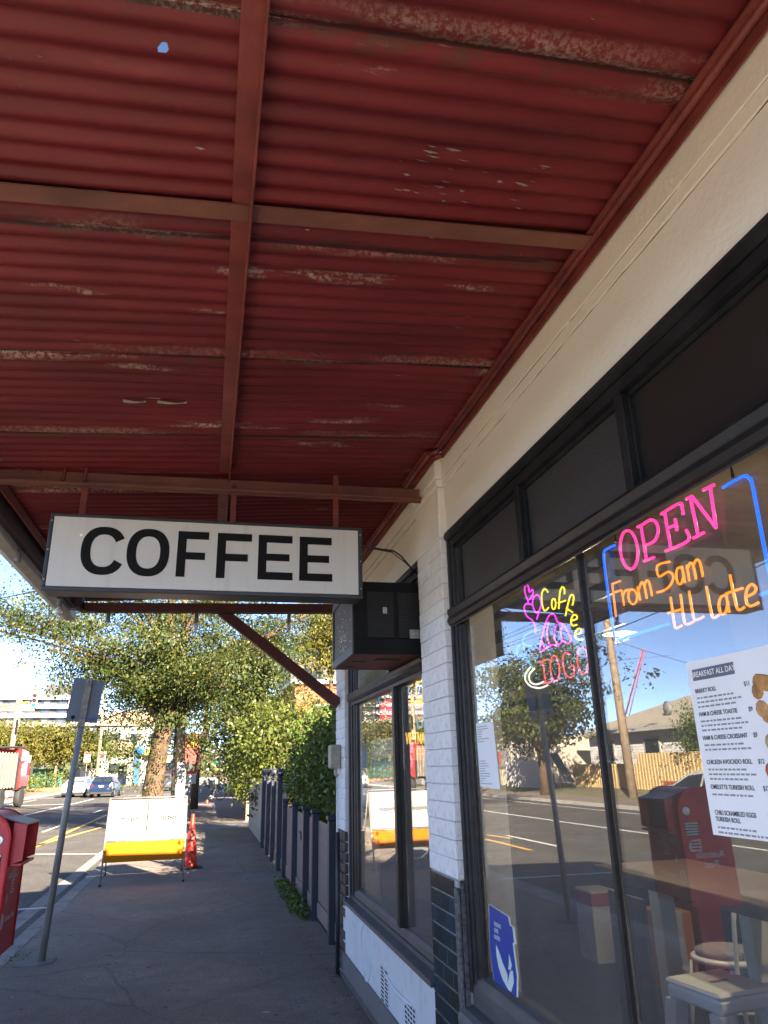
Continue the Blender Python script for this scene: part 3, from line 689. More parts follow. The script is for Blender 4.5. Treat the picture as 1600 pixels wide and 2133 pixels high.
# street side: trimmed coil
t_ = MB(); t_.box(ax0-.006,ax0+.006,ay0,ay0+.022,az0,az1,.002).box(ax0-.006,ax0+.006,ay1-.035,ay1,az0,az1,.002).box(ax0-.0055,ax0+.006,ay0+.0225,ay1-.0355,az0,az0+.05,.002).box(ax0-.0055,ax0+.006,ay0+.0225,ay1-.0355,az1-.045,az1,.002)
t_.build('coil_trim', m_acgrey, ac)
MB().box(ax0+.004,ax0+.0115,ay0+.023,ay1-.036,az0+.051,az1-.046).build('coil', m_acfin, ac)
d = MB()
for i in range(90):
    y_ = random.gauss(4.62,.09); z_ = az0+.06+abs(random.gauss(.09,.08)); s_ = random.uniform(.003,.007)
    if z_ < az1-.06: d.box(ax0+.0025,ax0+.0039,y_-s_,y_+s_,z_,z_+s_*1.5)
d.build('coil_dents', M('bent_fins', (.42,.38,.32), .4, metal=.5), ac)['kind'] = 'stuff'
MB().box(1.165,1.232,ay0-.0035,ay0-.001,az0+.096,az0+.150).build('rating_plate', M('rating_plate_silver', (.35,.34,.32), .4, metal=.5, var=.3, vscale=60), ac)
MB().box(1.0,1.026,ay0-.003,ay0-.001,az0+.245,az0+.285).build('compressor_plate', M('foil', (.40,.38,.34), .4, var=.6, vscale=90), ac)

# loose cable between the sign and the wall
cab = MB(); cab.tube([(.80,4.06,2.90),(.93,4.10,2.895),(1.05,4.12,2.89),(1.10,4.13,2.86),(1.16,4.15,2.80),(1.205,4.172,2.77)], .006, 6)
cab.tube([(.82,4.07,2.895),(1.04,4.13,2.885),(1.12,4.14,2.83),(1.204,4.172,2.765)], .004, 6)
tag(cab.build('power_cable', M('black_rubber', (.012,.012,.012), .5)), 'black cable looping from the COFFEE sign to the pilaster', 'cable')

# ============================================================ neon signs behind the glass
NX_ = 1.322
def smooth(pts, n=4, closed=False):
    P = [Vector(p) for p in pts]; out = []; m = len(P)
    if m < 3: return P
    rng = range(m) if closed else range(m-1)
    for i in rng:
        p0 = P[(i-1) % m] if (closed or i > 0) else P[0]; p1 = P[i]; p2 = P[(i+1) % m]; p3 = P[(i+2) % m] if (closed or i+2 < m) else P[-1]
        for k in range(n):
            t = k/n
            out.append(0.5*((2*p1)+(p2-p0)*t+(2*p0-5*p1+4*p2-p3)*t*t+(3*p1-p0-3*p2+p3)*t**3))
    if not closed: out.append(P[-1])
    return out
def ell(cx, cy_, rx, ry, n=20, tilt=0.0):
    c, s_ = math.cos(tilt), math.sin(tilt)
    return [(cx+rx*math.cos(t)*c-ry*math.sin(t)*s_, cy_+rx*math.cos(t)*s_+ry*math.sin(t)*c) for t in np.linspace(0, 2*math.pi, n+1)[:-1]]
class Neon:
    """tubes bent on a flat clear backing; points measured in a picture crop (origin, scale) and laid on the plane x = const"""
    def __init__(s, root, ox, oy, sc, x): s.r, s.ox, s.oy, s.sc, s.x = root, ox, oy, sc, x
    def P(s, p, dx=0.0): return on_x(s.ox+p[0]/s.sc, s.oy+p[1]/s.sc, s.x)+Vector((dx,0,0))
    def tube(s, name, mat, strokes, r=.0055, sm=3):
        mbx = MB()
        for st in strokes:
            cl = st[0] == 'c'; sg = st[0] == 's'
            pts = [s.P(p) for p in (st[1:] if (cl or sg) else st)]
            if sg:
                for a_, b_ in zip(pts, pts[1:]): mbx.tube([a_, b_], r, 8)
            else: mbx.tube(smooth(pts, sm, cl) if len(pts) > 2 else pts, r, 8, closed=cl)
        return mbx.build(name, mat, s.r)
m_pink = emit('neon_pink', (1.0, 0.03, 0.24), 0.230); m_orange = emit('neon_orange', (1.0, 0.25, 0.004), 0.179); m_bluen = emit('neon_blue', (0.0, 0.08, 0.75), 1.6*0.187)
m_yel = emit('neon_yellow', (1.0,.80,.02), 0.170); m_mag = emit('neon_magenta', (0.8, 0.035, 0.75), 0.204); m_cyan = emit('neon_sky', (0.06, 0.3, 0.55), 0.128); m_redn = emit('neon_red', (1.0,.07,.10), 0.128); m_whn = emit('neon_white', (1.0,.93,.70), 0.145)
m_amber = emit('neon_amber', (1.0,.62,.10), 0.153); m_redorange = emit('neon_red_orange', (1.0,.20,.06), 0.153)
m_acrylic = glass_mat('clear_acrylic', (.96,.96,.97), .6)

n1c = on_x(1400,1170,NX_)
n1 = thing('neon_open_sign', 'pink OPEN neon sign with orange hours inside a blue outline', 'neon sign', (NX_, n1c.y, on_x(1400,1330,NX_).z))
q = Neon(n1, 1200, 900, 4, NX_)
bp = [q.P(p, .012) for p in ((215,930),(1470,320),(1660,1330),(300,1750))]
MB().add([*bp, *[p+Vector((.004,0,0)) for p in bp]], [(0,1,2,3),(7,6,5,4),(0,4,5,1),(1,5,6,2),(2,6,7,3),(3,7,4,0)]).build('backing', m_acrylic, n1)
q.tube('tube_open', m_pink, [['c']+ell(442,981,72,162,18,-.10),
    [(512,792),(560,768)],[(540,776),(588,1068)],[(566,1076),(650,1044)],[(560,768),(625,730),(672,762),(684,835),(655,905),(592,940)],
    [(893,690),(886,640),(862,594),(710,684)],[(738,672),(792,972)],[(766,800),(828,775)],[(826,722),(842,822)],[(746,992),(934,906),(918,815)],
    [(918,558),(966,534)],[(952,546),(1018,858)],[(978,884),(1066,838)],['s',(966,534),(1168,800),(1118,460)],[(1060,484),(1150,440)]], .0046, 4)
q.tube('tube_hours', m_orange, [['s',(370,1240),(302,1266),(334,1540)],[(318,1336),(376,1318)],
    [(380,1316),(402,1446)],[(388,1378),(408,1326),(440,1312)],['c']+ell(472,1372,36,62,14,-.1),
    [(512,1290),(536,1402)],[(522,1318),(546,1252),(568,1276),(590,1388)],[(568,1284),(590,1236),(612,1262),(634,1366)],
    [(782,1080),(678,1112),(692,1204),(768,1164),(810,1200),(790,1272),(734,1320),(674,1336)],
    [(888,1136),(850,1132),(834,1190),(848,1256),(878,1262),(900,1190)],[(882,1116),(908,1256)],
    [(922,1108),(946,1242)],[(932,1134),(952,1090),(976,1110),(1000,1226)],[(976,1114),(1002,1066),(1032,1084),(1058,1206)],
    [(788,1374),(818,1596),(836,1634),(882,1612)],[(764,1508),(880,1478)],[(872,1350),(898,1560),(924,1602),(982,1578)],[(942,1324),(976,1530),(1002,1566),(1064,1538)],
    [(1086,1284),(1128,1510),(1150,1548),(1192,1524)],[(1260,1362),(1212,1370),(1190,1442),(1208,1512),(1248,1502),(1266,1410)],[(1248,1348),(1278,1502)],
    [(1282,1188),(1334,1440),(1362,1482),(1404,1458)],[(1250,1346),(1392,1300)],[(1418,1374),(1482,1342),(1500,1300),(1464,1268),(1424,1312),(1416,1400),(1450,1452),(1522,1420)]], .0036, 3)
q.tube('tube_border', m_bluen, [[(324,944),(262,972),(232,1012),(246,1180),(312,1660),(344,1728),(420,1708),(772,1600)],[(1224,462),(1390,370),(1440,384),(1476,470),(1600,1120),(1660,1290)],[(1536,1358),(1610,1328)]], .0045, 4)
for p0 in ((325,845),(1293,295)):
    a = q.P(p0); MB().tube([a+Vector((0,0,.035)),a,a+Vector((0,.004,-.03)),a+Vector((0,-.004,-.03)),a], .0025, 5).build('hanging_wire', m_black, n1)

n2c = on_x(1160,1300,NX_)
n2 = thing('neon_coffee_togo_sign', 'neon sign of a blue cup and pink croissant reading Coffee TOGO', 'neon sign', (NX_, n2c.y, on_x(1160,1430,NX_).z))
q = Neon(n2, 900, 900, 4, NX_)
q.tube('tube_branch', m_mag, [['c',(800,1400),(772,1318),(786,1266),(806,1300),(812,1334),(838,1312),(840,1352)],[(800,1400),(798,1440)],
    ['c',(868,1508),(838,1440),(848,1376),(880,1356),(906,1402),(904,1466)],[(832,1440),(790,1428),(768,1462),(788,1530),(838,1572),(860,1624),(862,1680)],[(872,1560),(888,1510)]], .0032, 3)
q.tube('tube_coffee', m_yel, [[(966,1334),(938,1306),(914,1352),(920,1442),(940,1490),(972,1462)],['c']+ell(1014,1432,17,44,12),[(1056,1474),(1066,1336),(1086,1290),(1104,1312),(1104,1352)],[(1052,1424),(1112,1404)],
    [(1112,1532),(1140,1404),(1162,1354),(1182,1378),(1170,1444)],[(1118,1468),(1172,1502)],[(1160,1572),(1204,1558),(1206,1530),(1178,1524),(1158,1570),(1170,1612),(1206,1606)],[(1196,1688),(1242,1672),(1240,1640),(1208,1644),(1190,1690),(1210,1726),(1256,1730)]], .0032, 3)
q.tube('tube_croissant', m_mag, [[(896,1832),(908,1752),(950,1582),(986,1520),(1022,1526),(1046,1582),(1092,1602),(1150,1702),(1156,1742),(1120,1762),(1090,1742),(1046,1782),(1000,1772),(950,1802),(906,1832)],
    [(942,1806),(918,1746)],[(988,1790),(958,1692),(972,1580)],[(1046,1776),(1018,1700),(1040,1602)],[(1092,1744),(1070,1664),(1092,1606)]], .0029, 3)
q.tube('tube_cup', m_cyan, [[(906,1650),(850,1656),(780,1692),(756,1742),(792,1780),(880,1770),(912,1742)],[(756,1772),(716,1790),(710,1852),(752,1892),(800,1912),(832,1962)],[(758,1752),(772,1832),(812,1922),(842,1972)]], .0031, 3)
q2 = Neon(n2, 960, 1350, 4.706, NX_)
q2.tube('tube_saucer', m_whn, [[(692,178),(640,242),(632,312),(682,372),(772,392),(852,364)],[(722,200),(672,262),(682,332),(742,356),(812,330)]], .0036, 3)
q2.tube('tube_togo', m_redn, [[(760,142),(852,110)],[(802,130),(832,332)],[(800,346),(892,334)],['c']+ell(922,200,44,126,14,-.06),[(1062,62),(1022,42),(996,122),(1022,242),(1072,290),(1112,252),(1102,172),(1068,182)],['c']+ell(1196,122,54,130,14,-.06)], .0032, 3)
MB().tube([q.P((1050,1260)),q.P((1020,1120),0)], .0015, 4).tube([q.P((1075,1275)),q.P((1050,1118),0)], .0015, 4).build('hanging_wire', m_black, n2)

n3c = on_x(875,1520,NX_)
n3 = thing('neon_vietnam_coffee_sign', 'neon sign of a drip filter and glass reading VIETNAM COFFEE', 'neon sign', (NX_, n3c.y, on_x(875,1585,NX_).z))
q = Neon(n3, 680, 1200, 4.2667, NX_)
q.tube('tube_filter', m_amber, [['c']+ell(826,925,28,18,12,-.2),['c']+ell(826,958,32,20,12,-.2),[(796,965),(804,1095),(826,1112),(850,1098),(856,960)],['c']+ell(828,1120,38,24,12,-.2)], .0055, 2)
q.tube('tube_glass', m_cyan, [[(790,1140),(806,1310),(820,1344),(842,1342),(852,1300),(862,1140)]], .0055, 3)
q.tube('tube_drip', m_redorange, [[(806,1172),(846,1160)],[(808,1200),(846,1190)],[(800,1232),(826,1266),(852,1228)]], .0045, 2)
x = 706; ss = []
def L_(ch, x, y0, y1, w):
    m_ = (y0+y1)/2
    return {'V': [[(x,y0),(x+w/2,y1),(x+w,y0)]], 'I': [[(x,y0),(x,y1)]], 'E': [[(x+w,y0),(x,y0),(x,y1),(x+w,y1)],[(x,m_),(x+w*.8,m_)]], 'T': [[(x,y0),(x+w,y0)],[(x+w/2,y0),(x+w/2,y1)]],
        'N': [[(x,y1),(x,y0),(x+w,y1),(x+w,y0)]], 'A': [[(x,y1),(x+w/2,y0),(x+w,y1)],[(x+w*.2,m_+8),(x+w*.8,m_+8)]], 'M': [[(x,y1),(x,y0),(x+w/2,m_),(x+w,y0),(x+w,y1)]],
        'C': [[(x+w,y0),(x,y0),(x,y1),(x+w,y1)]], 'O': [['c',(x,y0),(x+w,y0),(x+w,y1),(x,y1)]], 'F': [[(x+w,y0),(x,y0),(x,y1)],[(x,m_),(x+w*.8,m_)]]}[ch]
for ch in 'VIETNAM':
    w = 0 if ch == 'I' else 24
    for st in L_(ch, x, 1392, 1490, w): ss.append(st)
    x += w+9
q.tube('tube_vietnam', m_amber, ss, .0042, 1); x = 750; ss = []
for ch in 'COFFEE':
    for st in L_(ch, x, 1532, 1632, 20): ss.append(st)
    x += 29
q.tube('tube_coffee', m_redorange, ss, .0042, 1)

n4c = on_x(797,1480,NX_)
n4 = thing('led_open_sign', 'red light-up OPEN sign under a blue arc in the far window', 'neon sign', (NX_, n4c.y, on_x(797,1505,NX_).z))
q = Neon(n4, 680, 1200, 4.2667, NX_)
q.tube('tube_arc', m_cyan, [[(452,1150),(470,1080),(520,1030),(600,1010)]], .006, 4)
bp = [q.P(p, .01) for p in ((462,1160),(600,1075),(600,1250),(458,1292))]
MB().add([*bp, *[p+Vector((.006,0,0)) for p in bp]], [(0,1,2,3),(7,6,5,4),(0,4,5,1),(1,5,6,2),(2,6,7,3),(3,7,4,0)]).build('backing', emit('red_led_panel', (.9,.015,.03), .10), n4)
cpos = q.P((535,1160)); text_obj('letters', 'OPEN', .17, emit('led_letters', (.9,.05,.06), .16), n4, cpos-Vector((.002,0,.02)), FACE_ROAD, .002, .02, sx=1.0)

# ============================================================ papers on the glass
m_paper = M('white_paper', (.82,.84,.86), .6, var=.03); m_ink = M('grey_ink', (.10,.10,.11), .7); m_inkl = M('pale_ink', (.28,.28,.30), .7)
m_bluegrey = M('slate_banner', (.13,.135,.18), .6); m_food = [M('fried_bread', (.42,.20,.05), .6, var=.4, vscale=40), M('pastry', (.50,.26,.09), .6, var=.4, vscale=40), M('salad_roll', (.40,.32,.14), .6, var=.5, vscale=40), M('red_sauce', (.42,.08,.03), .6, var=.4, vscale=40)]
GX = 1.2965; OX = 1.2862
def sheet(root, name, y0, y1, z0, z1, mat, x=GX, t=.0012): return MB().box(x, x+t, min(y0,y1), max(y0,y1), z0, z1).build(name, mat, root)
mn = thing('menu_poster', 'white breakfast menu poster with dishes and prices inside the near window', 'poster', (OX, 1.60, 1.466))
sheet(mn, 'paper', 1.14, 1.79, 1.462, 1.900, m_paper, OX)
XT = OX-.0006
sheet(mn, 'banner', 1.768, 1.60, 1.848, 1.878, m_bluegrey, XT-.0005, .0004)
text_obj('heading', 'BREAKFAST ALL DAY', .0205, m_paper, mn, (XT-.0012,1.684,1.863), FACE_ROAD, .0002, .01, sx=.92)
items = (('BREKKY ROLL','$11',3),('HAM & CHEESE TOASTIE','$9',3),('HAM & CHEESE CROISSANT','$9',2),('CHICKEN AVOCADO ROLL','$12',3),('OMELETTE TURKISH ROLL','$12',1),('CHILI SCRAMBLED EGGS\nTURKISH ROLL','$13',2))
zz = 1.820
for i, (t1, pr, nl_) in enumerate(items):
    two = '\n' in t1
    text_obj('item', t1, .0155, m_ink, mn, (XT-.0004,1.768,zz-(.009 if two else 0)), FACE_ROAD, .0002, .012, align='LEFT', sx=.90)
    text_obj('price', pr, .0155, m_ink, mn, (XT-.0004,1.575,zz), FACE_ROAD, .0002, .01, align='LEFT', sx=.90)
    mbx = MB()
    for k in range(nl_):
        z_ = zz-.018-(.018 if two else 0)-k*.0115; y_ = 1.766
        while y_ > 1.62-.03*(k % 2):
            w = random.uniform(.006,.02); mbx.box(XT-.0002,XT+.0003,y_-w,y_,z_-.0022,z_+.0022); y_ -= w+.005
    mbx.build('small_print', m_inkl, mn)
    f = MB(); fy, fz = 1.515, zz-.012
    for k in range(5):
        f.lathe([(.0,-.002),(.016,-.0015),(.020,-.0003),(.020,0)], (XT-.0002,fy+random.uniform(-.022,.022),fz+random.uniform(-.012,.012)), 9, 'x')
    f.build('dish_picture', m_food[i % 4], mn); zz -= .0605
XT = GX-.0006
np_ = thing('notice_paper', 'sheet of printed white paper taped low on the near window edge', 'notice', (OX, 3.4, 1.54))
MB().add([(OX,3.505,1.836),(OX,3.275,1.830),(OX,3.245,1.536),(OX,3.50,1.545)], [(0,3,2,1)]).add([(OX+.001,3.505,1.836),(OX+.001,3.275,1.830),(OX+.001,3.245,1.536),(OX+.001,3.50,1.545)], [(0,1,2,3)]).build('paper', m_paper, np_)
for ks in (range(0,7), range(14,24)):
    mbx = MB()
    for k in ks: z_ = 1.815-k*.0112; mbx.box(OX-.0008,OX-.0003,3.49-random.uniform(.03,.16),3.492,z_,z_+.003)
    mbx.build('print', m_inkl, np_)
# coffee roaster's cup-shaped sticker
m_sblue = M('royal_blue_vinyl', (.022,.055,.33), .4); m_swhite = M('pale_vinyl', (.62,.70,.66), .5)
st = thing('cup_sticker', 'blue cup-shaped sticker reading VENEZIANO COFFEE ROASTERS at the window foot', 'sticker', (1.288, 3.34, .745))
q = Neon(st, 960, 1750, 5.0, 1.2872)
def flat(name, mat, pts, dx):
    P = [q.P(p, dx) for p in pts]; n = len(P)
    mbx = MB().add(P+[p+Vector((.0008,0,0)) for p in P], [tuple(range(n)), tuple(range(n, 2*n))[::-1]] + [(i, (i+1) % n, n+(i+1) % n, n+i) for i in range(n)])
    return mbx.build(name, mat, st)
flat('cup_white', m_swhite, [(290,662),(505,800),(522,885),(555,905),(580,1085),(555,1088),(600,1420),(596,1640),(470,1590),(345,1470),(300,1100)], .0)
flat('cup_blue', m_sblue, [(296,672),(492,798),(510,888),(538,906),(556,1070),(540,1070),(584,1420),(580,1632),(470,1580),(348,1462),(304,1100)], -.001)
flat('leaf', m_swhite, [(370,1090),(398,1150),(440,1280),(490,1400),(492,1490),(520,1360),(545,1360),(556,1480),(530,1580),(500,1560),(440,1450),(400,1330),(376,1200)], -.002)
flat('leaf', m_swhite, [(505,1190),(520,1240),(534,1300),(525,1350),(498,1350),(505,1280)], -.002)
for k, s_ in enumerate(('VENEZIANO','COFFEE','ROASTERS')):
    text_obj('lettering', s_, .0235, m_swhite, st, q.P((352,868+k*66), -.0032)+Vector((0,-.002,0)), FACE_ROAD, .0002, .008, align='LEFT', sx=.62)
fm = thing('menu_poster', 'pale picture menu with rows of small dishes in the far window', 'poster', (GX, 5.4, 1.2))
sheet(fm, 'paper', 5.16, 6.05, 1.20, 1.840, m_paper)
for r in range(3):
    for c in range(5):
        y_ = 5.95-.16*c; z_ = 1.70-r*.13
        f = MB().lathe([(.0,-.002),(.022,-.0015),(.028,-.0003),(.028,0)], (XT-.0002,y_,z_), 9, 'x'); f.build('dish_picture', m_food[(r+c) % 4], fm)
        MB().box(XT-.0002,XT+.0003,y_-.045,y_+.045,z_-.056,z_-.050).build('small_print', m_inkl, fm)
sheet(fm, 'banner', 6.03, 5.90, 1.785, 1.815, m_bluegrey, XT-.0005, .0004)
bp_ = thing('pinned_flyer', 'narrow flyer with blue head and yellow foot at the far window edge', 'flyer', (GX, 6.3, 1.3))
sheet(bp_, 'paper', 6.20, 6.42, 1.33, 1.76, m_paper); sheet(bp_, 'blue_head', 6.202, 6.418, 1.62, 1.76, M('sky_blue_print', (.10,.30,.55), .6), XT-.0004, .0004); sheet(bp_, 'yellow_foot', 6.202, 6.418, 1.28, 1.335, M('lime_print', (.50,.50,.04), .6), XT-.0004, .0004)
text_obj('lettering', 'BRA\nOPEN', .05, m_ink, bp_, (XT-.0006,6.31,1.545), FACE_ROAD, .0002, .01)

# ============================================================ inside the cafe
m_tan = M('tan_plaster', (.30,.235,.16), .9, var=.05, vscale=2); m_floor = M('dark_floor', (.018,.018,.020), .5, var=.3, vscale=5); m_wood = M('brown_timber', (.075,.042,.024), .5, var=.3, vscale=5, bs=.2)
m_dkpanel = M('dark_wall_panel', (.035,.030,.027), .6, var=.2)
MB().quad((1.55,-1.44,.03),(8.69,-1.44,.03),(8.69,6.94,.03),(1.55,6.94,.03)).build('floor', m_floor, cafe)
MB().quad((1.55,6.94,3.20),(8.69,6.94,3.20),(8.69,-1.44,3.20),(1.55,-1.44,3.20)).build('ceiling', m_tan, cafe)
MB().box(5.6,5.7,-1.43,6.9,.03,3.19).build('partition', m_tan, cafe)
MB().box(1.56,5.59,6.88,6.93,.03,3.19).build('lining', m_dkpanel, cafe)
for k in range(5):
    tag(MB().box(2.6,2.63,4.2,6.6,2.05+k*.22,2.16+k*.22,.003).build('wall_slat', m_dkpanel), 'dark horizontal slat hung inside behind the neon signs', 'slat', 'dark slats inside the cafe')
def pendant(x, y, z, label):
    t = thing('pendant_lamp', label, 'lamp', (x, y, z), group='lit pendant lamps')
    MB().tube([(x,y,z+.10),(x,y,3.19)], .006, 5).build('cord', m_black, t)
    MB().lathe([(.03,.10),(.05,.09),(.13,.0),(.125,.0),(.045,.085)], (x,y,z), 18).build('shade', m_steelplate, t)
    MB().lathe([(.0,-.012),(.04,-.005),(.055,.02),(.03,.06),(.0,.07)], (x,y,z), 12).build('bulb', emit('warm_bulb', (1.0,.72,.32), 1.0), t)
    ld = bpy.data.lights.new('pendant_glow', 'POINT'); ld.energy = 7.0; ld.color = (1.0,.78,.50); ld.shadow_soft_size = .05
    lo = bpy.data.objects.new('pendant_glow', ld); COL.objects.link(lo); lo.parent = t; lo.location = (0,0,-.06)
pendant(2.9,4.75,2.52,'lit pendant lamp seen through the letter O of OPEN')
pendant(3.3,2.2,2.52,'lit pendant lamp deeper inside the cafe near the menu')
# high table by the window
m_cream = M('cream_paint', (.62,.60,.50), .55, var=.1, vscale=4, dirt=.15)
tb = thing('high_table', 'brown timber high table on cream legs inside the near window', 'table', (2.6, 3.2, .03))
MB().box(2.30,2.95,1.2,4.4,1.00,1.06,.006).build('tabletop', m_wood, tb)
for x, y in ((2.36,3.80),(2.88,3.80),(2.36,1.3),(2.88,1.3)): MB().box(x-.045,x+.045,y-.045,y+.045,.03,.999,.004).build('leg', m_cream, tb)
cb = thing('timber_screen', 'dark timber boarded end panel standing inside the near window', 'panel', (2.0,3.2,.03))
for k in range(3): MB().box(1.985,2.005,3.36+k*.105,3.461+k*.105,.03,1.04,.003).build('board', M('dark_walnut', (.030,.020,.016), .45, var=.35, vscale=7), cb)
m_wmetal = M('white_enamel', (.82,.84,.84), .35, var=.05)
def stool(x, y, label):
    t = thing('metal_stool', label, 'stool', (x, y, .03)); h_ = .73; a = .155
    o = MB().box(-a,a,-a,a,h_-.022,h_,.018).build('seat', m_wmetal, t, False)
    MB().box(-.045,.045,-.012,.012,h_+.0005,h_+.0015).build('hand_slot', m_steelplate, o, False)
    MB().box(-a+.004,a-.004,-a+.004,a-.004,h_-.075,h_-.0225,.01).build('apron', m_wmetal, t, False)
    for sx in (-1,1):
        for sy in (-1,1):
            p0 = Vector((sx*.125,sy*.125,h_-.076)); p1 = Vector((sx*.20,sy*.20,0)); s_ = .026
            mbx = MB(); V = []
            for p, s2 in ((p0,.034),(p1,.020)): V += [(p.x-s2,p.y-s2,p.z),(p.x+s2,p.y-s2,p.z),(p.x+s2,p.y+s2,p.z),(p.x-s2,p.y+s2,p.z)]
            mbx.add(V, [(3,2,1,0),(4,5,6,7),(0,1,5,4),(1,2,6,5),(2,3,7,6),(3,0,4,7)]); mbx.build('leg', m_wmetal, t, False)
    for (a0, b0) in (((-1,-1),(1,-1)),((1,-1),(1,1)),((1,1),(-1,1)),((-1,1),(-1,-1))):
        MB().tube([(a0[0]*.175,a0[1]*.175,.24),(b0[0]*.175,b0[1]*.175,.24)], .009, 6).build('brace', m_wmetal, t, False)
    t.rotation_euler.z = R_(8)
stool(2.155,3.12,'white metal stool with hand slot nearest the cafe window')
m_cush = M('grey_cushion', (.26,.27,.30), .9, var=.1)
def bentwood(x, y, rz, label):
    t = thing('bentwood_chair', label, 'chair', (x, y, .03), R_(rz), 'white bentwood chairs inside')
    s_ = MB().lathe([(.0,.45),(.19,.45),(.205,.462),(.205,.475),(.19,.485),(.0,.487)], (0,0,0), 22).build('seat', m_wmetal, t, False)
    MB().lathe([(.0,.488),(.17,.489),(.18,.51),(.14,.525),(.0,.527)], (0,0,0), 18).build('cushion', m_cush, t, False)
    for sx in (-1,1):
        MB().tube([(sx*.14,-.14,.45),(sx*.19,-.19,0)], .014, 8).build('leg', m_wmetal, t, False)
        MB().tube([(sx*.20,.21,0),(sx*.16,.17,.45),(sx*.165,.20,.70),(sx*.15,.22,.82)], .013, 8).build('leg', m_wmetal, t, False)
    arc = [(.165*math.cos(t_),.20+.02*math.sin(t_),.70+.20*math.sin(t_)) for t_ in np.linspace(0, math.pi, 14)]
    MB().tube(arc, .013, 8).build('back_hoop', m_wmetal, t, False)
    for sx in (-.06,.06): MB().tube([(sx,.17,.49),(sx,.20,.87)], .009, 6).build('back_spindle', m_wmetal, t, False)
    ring = [(.165*math.cos(t_),.165*math.sin(t_),.22) for t_ in np.linspace(0, 2*math.pi, 22)[:-1]]; MB().tube(ring, .008, 6, closed=True).build('foot_ring', m_wmetal, t, False)
bentwood(3.15,4.45,200,'white bentwood chair left of the other under the high table'); bentwood(3.0,3.70,170,'white bentwood chair right behind the metal stool')
bx = thing('cardboard_carton', 'pale printed carton stacked inside behind the glass', 'carton', (3.45,6.55,.03))
MB().box(3.3,3.55,6.4,6.7,.03,.58,.004).build('box', M('grey_carton', (.35,.35,.35), .8), bx); MB().box(3.298,3.552,6.398,6.702,.46,.56).build('red_band', M('red_print', (.25,.03,.03), .7), bx)
bx = thing('cardboard_carton', 'small orange-brown carton beside the pale printed one', 'carton', (3.5,5.7,.03)); MB().box(3.4,3.65,5.5,5.8,.03,.55,.004).build('box', M('brown_carton', (.3,.15,.06), .8), bx); MB().box(3.48,3.57,5.497,5.803,.1,.552).build('tape', m_inkl, bx)

# ============================================================ festoon bulbs along the awning edge
m_cable = M('black_cable', (.012,.012,.013), .6); m_socket = M('grey_socket', (.16,.16,.16), .5)
m_bulb, N, L, B = new_mat('opal_bulb'); B.inputs['Base Color'].default_value = (.80,.78,.68,1); B.inputs['Roughness'].default_value = .12; B.inputs['Transmission Weight'].default_value = .25
fs = thing('festoon_lights', 'string of round bulbs on black cable along the awning edge and gable', 'string lights', (-1.24, 6.2, 2.95))
def bulb(x, y, z, has=True, r=.026):
    s_ = MB().lathe([(.0,.095),(.016,.093),(.018,.05),(.021,.03),(.021,0)], (x,y,z-.09), 10).build('socket', m_socket, fs)
    if has: MB().lathe([(.013,.0),(.018,-.012),(r,-.035),(r*.86,-.055),(r*.45,-.068),(.0,-.071)], (x,y,z-.09), 14).build('bulb', m_bulb, fs)
MB().tube([(-1.30,4.35,3.22),(-1.292,4.9,3.09),(-1.288,5.0,3.045),(-1.30,5.5,3.05),(-1.27,6.1,3.03),(-1.24,6.3,3.0),(-1.22,6.6,2.985),(-1.14,6.96,3.05)], .006, 5).build('cable', m_cable, fs)
MB().tube([(-1.14,6.96,3.05),(-.95,6.975,3.038),(-.4,6.975,3.046),(-.25,6.975,3.05),(.3,6.975,3.058),(.72,6.975,3.066),(1.15,6.975,3.08)], .005, 5).build('cable', m_cable, fs)
bulb(-1.285,5.02,3.06,False); bulb(-1.245,6.28,3.03,True,.033); bulb(-.95,6.972,3.04,False); bulb(-.165,6.97,3.05); bulb(.705,6.97,3.065)

# ============================================================ meter box, downpipe
m_beige = M('aged_beige_plastic', (.36,.32,.24), .6, var=.2, vscale=8, dirt=.4)
mt = thing('meter_box', 'aged beige cable box fixed to the far white pilaster', 'meter box', (1.16,7.05,1.62))
MB().box(1.115,1.2095,6.94,7.12,1.635,1.845,.012).build('case', m_beige, mt)
for k in range(6): MB().box(1.118,1.1145+.09,6.936,6.9395,1.66+k*.028,1.672+k*.028).build('rib', m_beige, mt)
MB().tube([(1.17,7.0,1.634),(1.17,7.0,1.585),(1.19,7.0,1.57)], .018, 8).build('gland', m_beige, mt)
dp = thing('drain_pipe', 'slim black pipe running down the shop corner beside the fence', 'pipe', (1.16,7.02,0))
MB().tube([(1.176,6.93,1.10),(1.172,6.92,.55),(1.168,6.91,.01)], .018, 8).build('pipe', m_steelplate, dp); MB().tube([(1.188,7.03,1.56),(1.190,7.03,.02)], .010, 6).build('conduit', m_wbrick, dp)

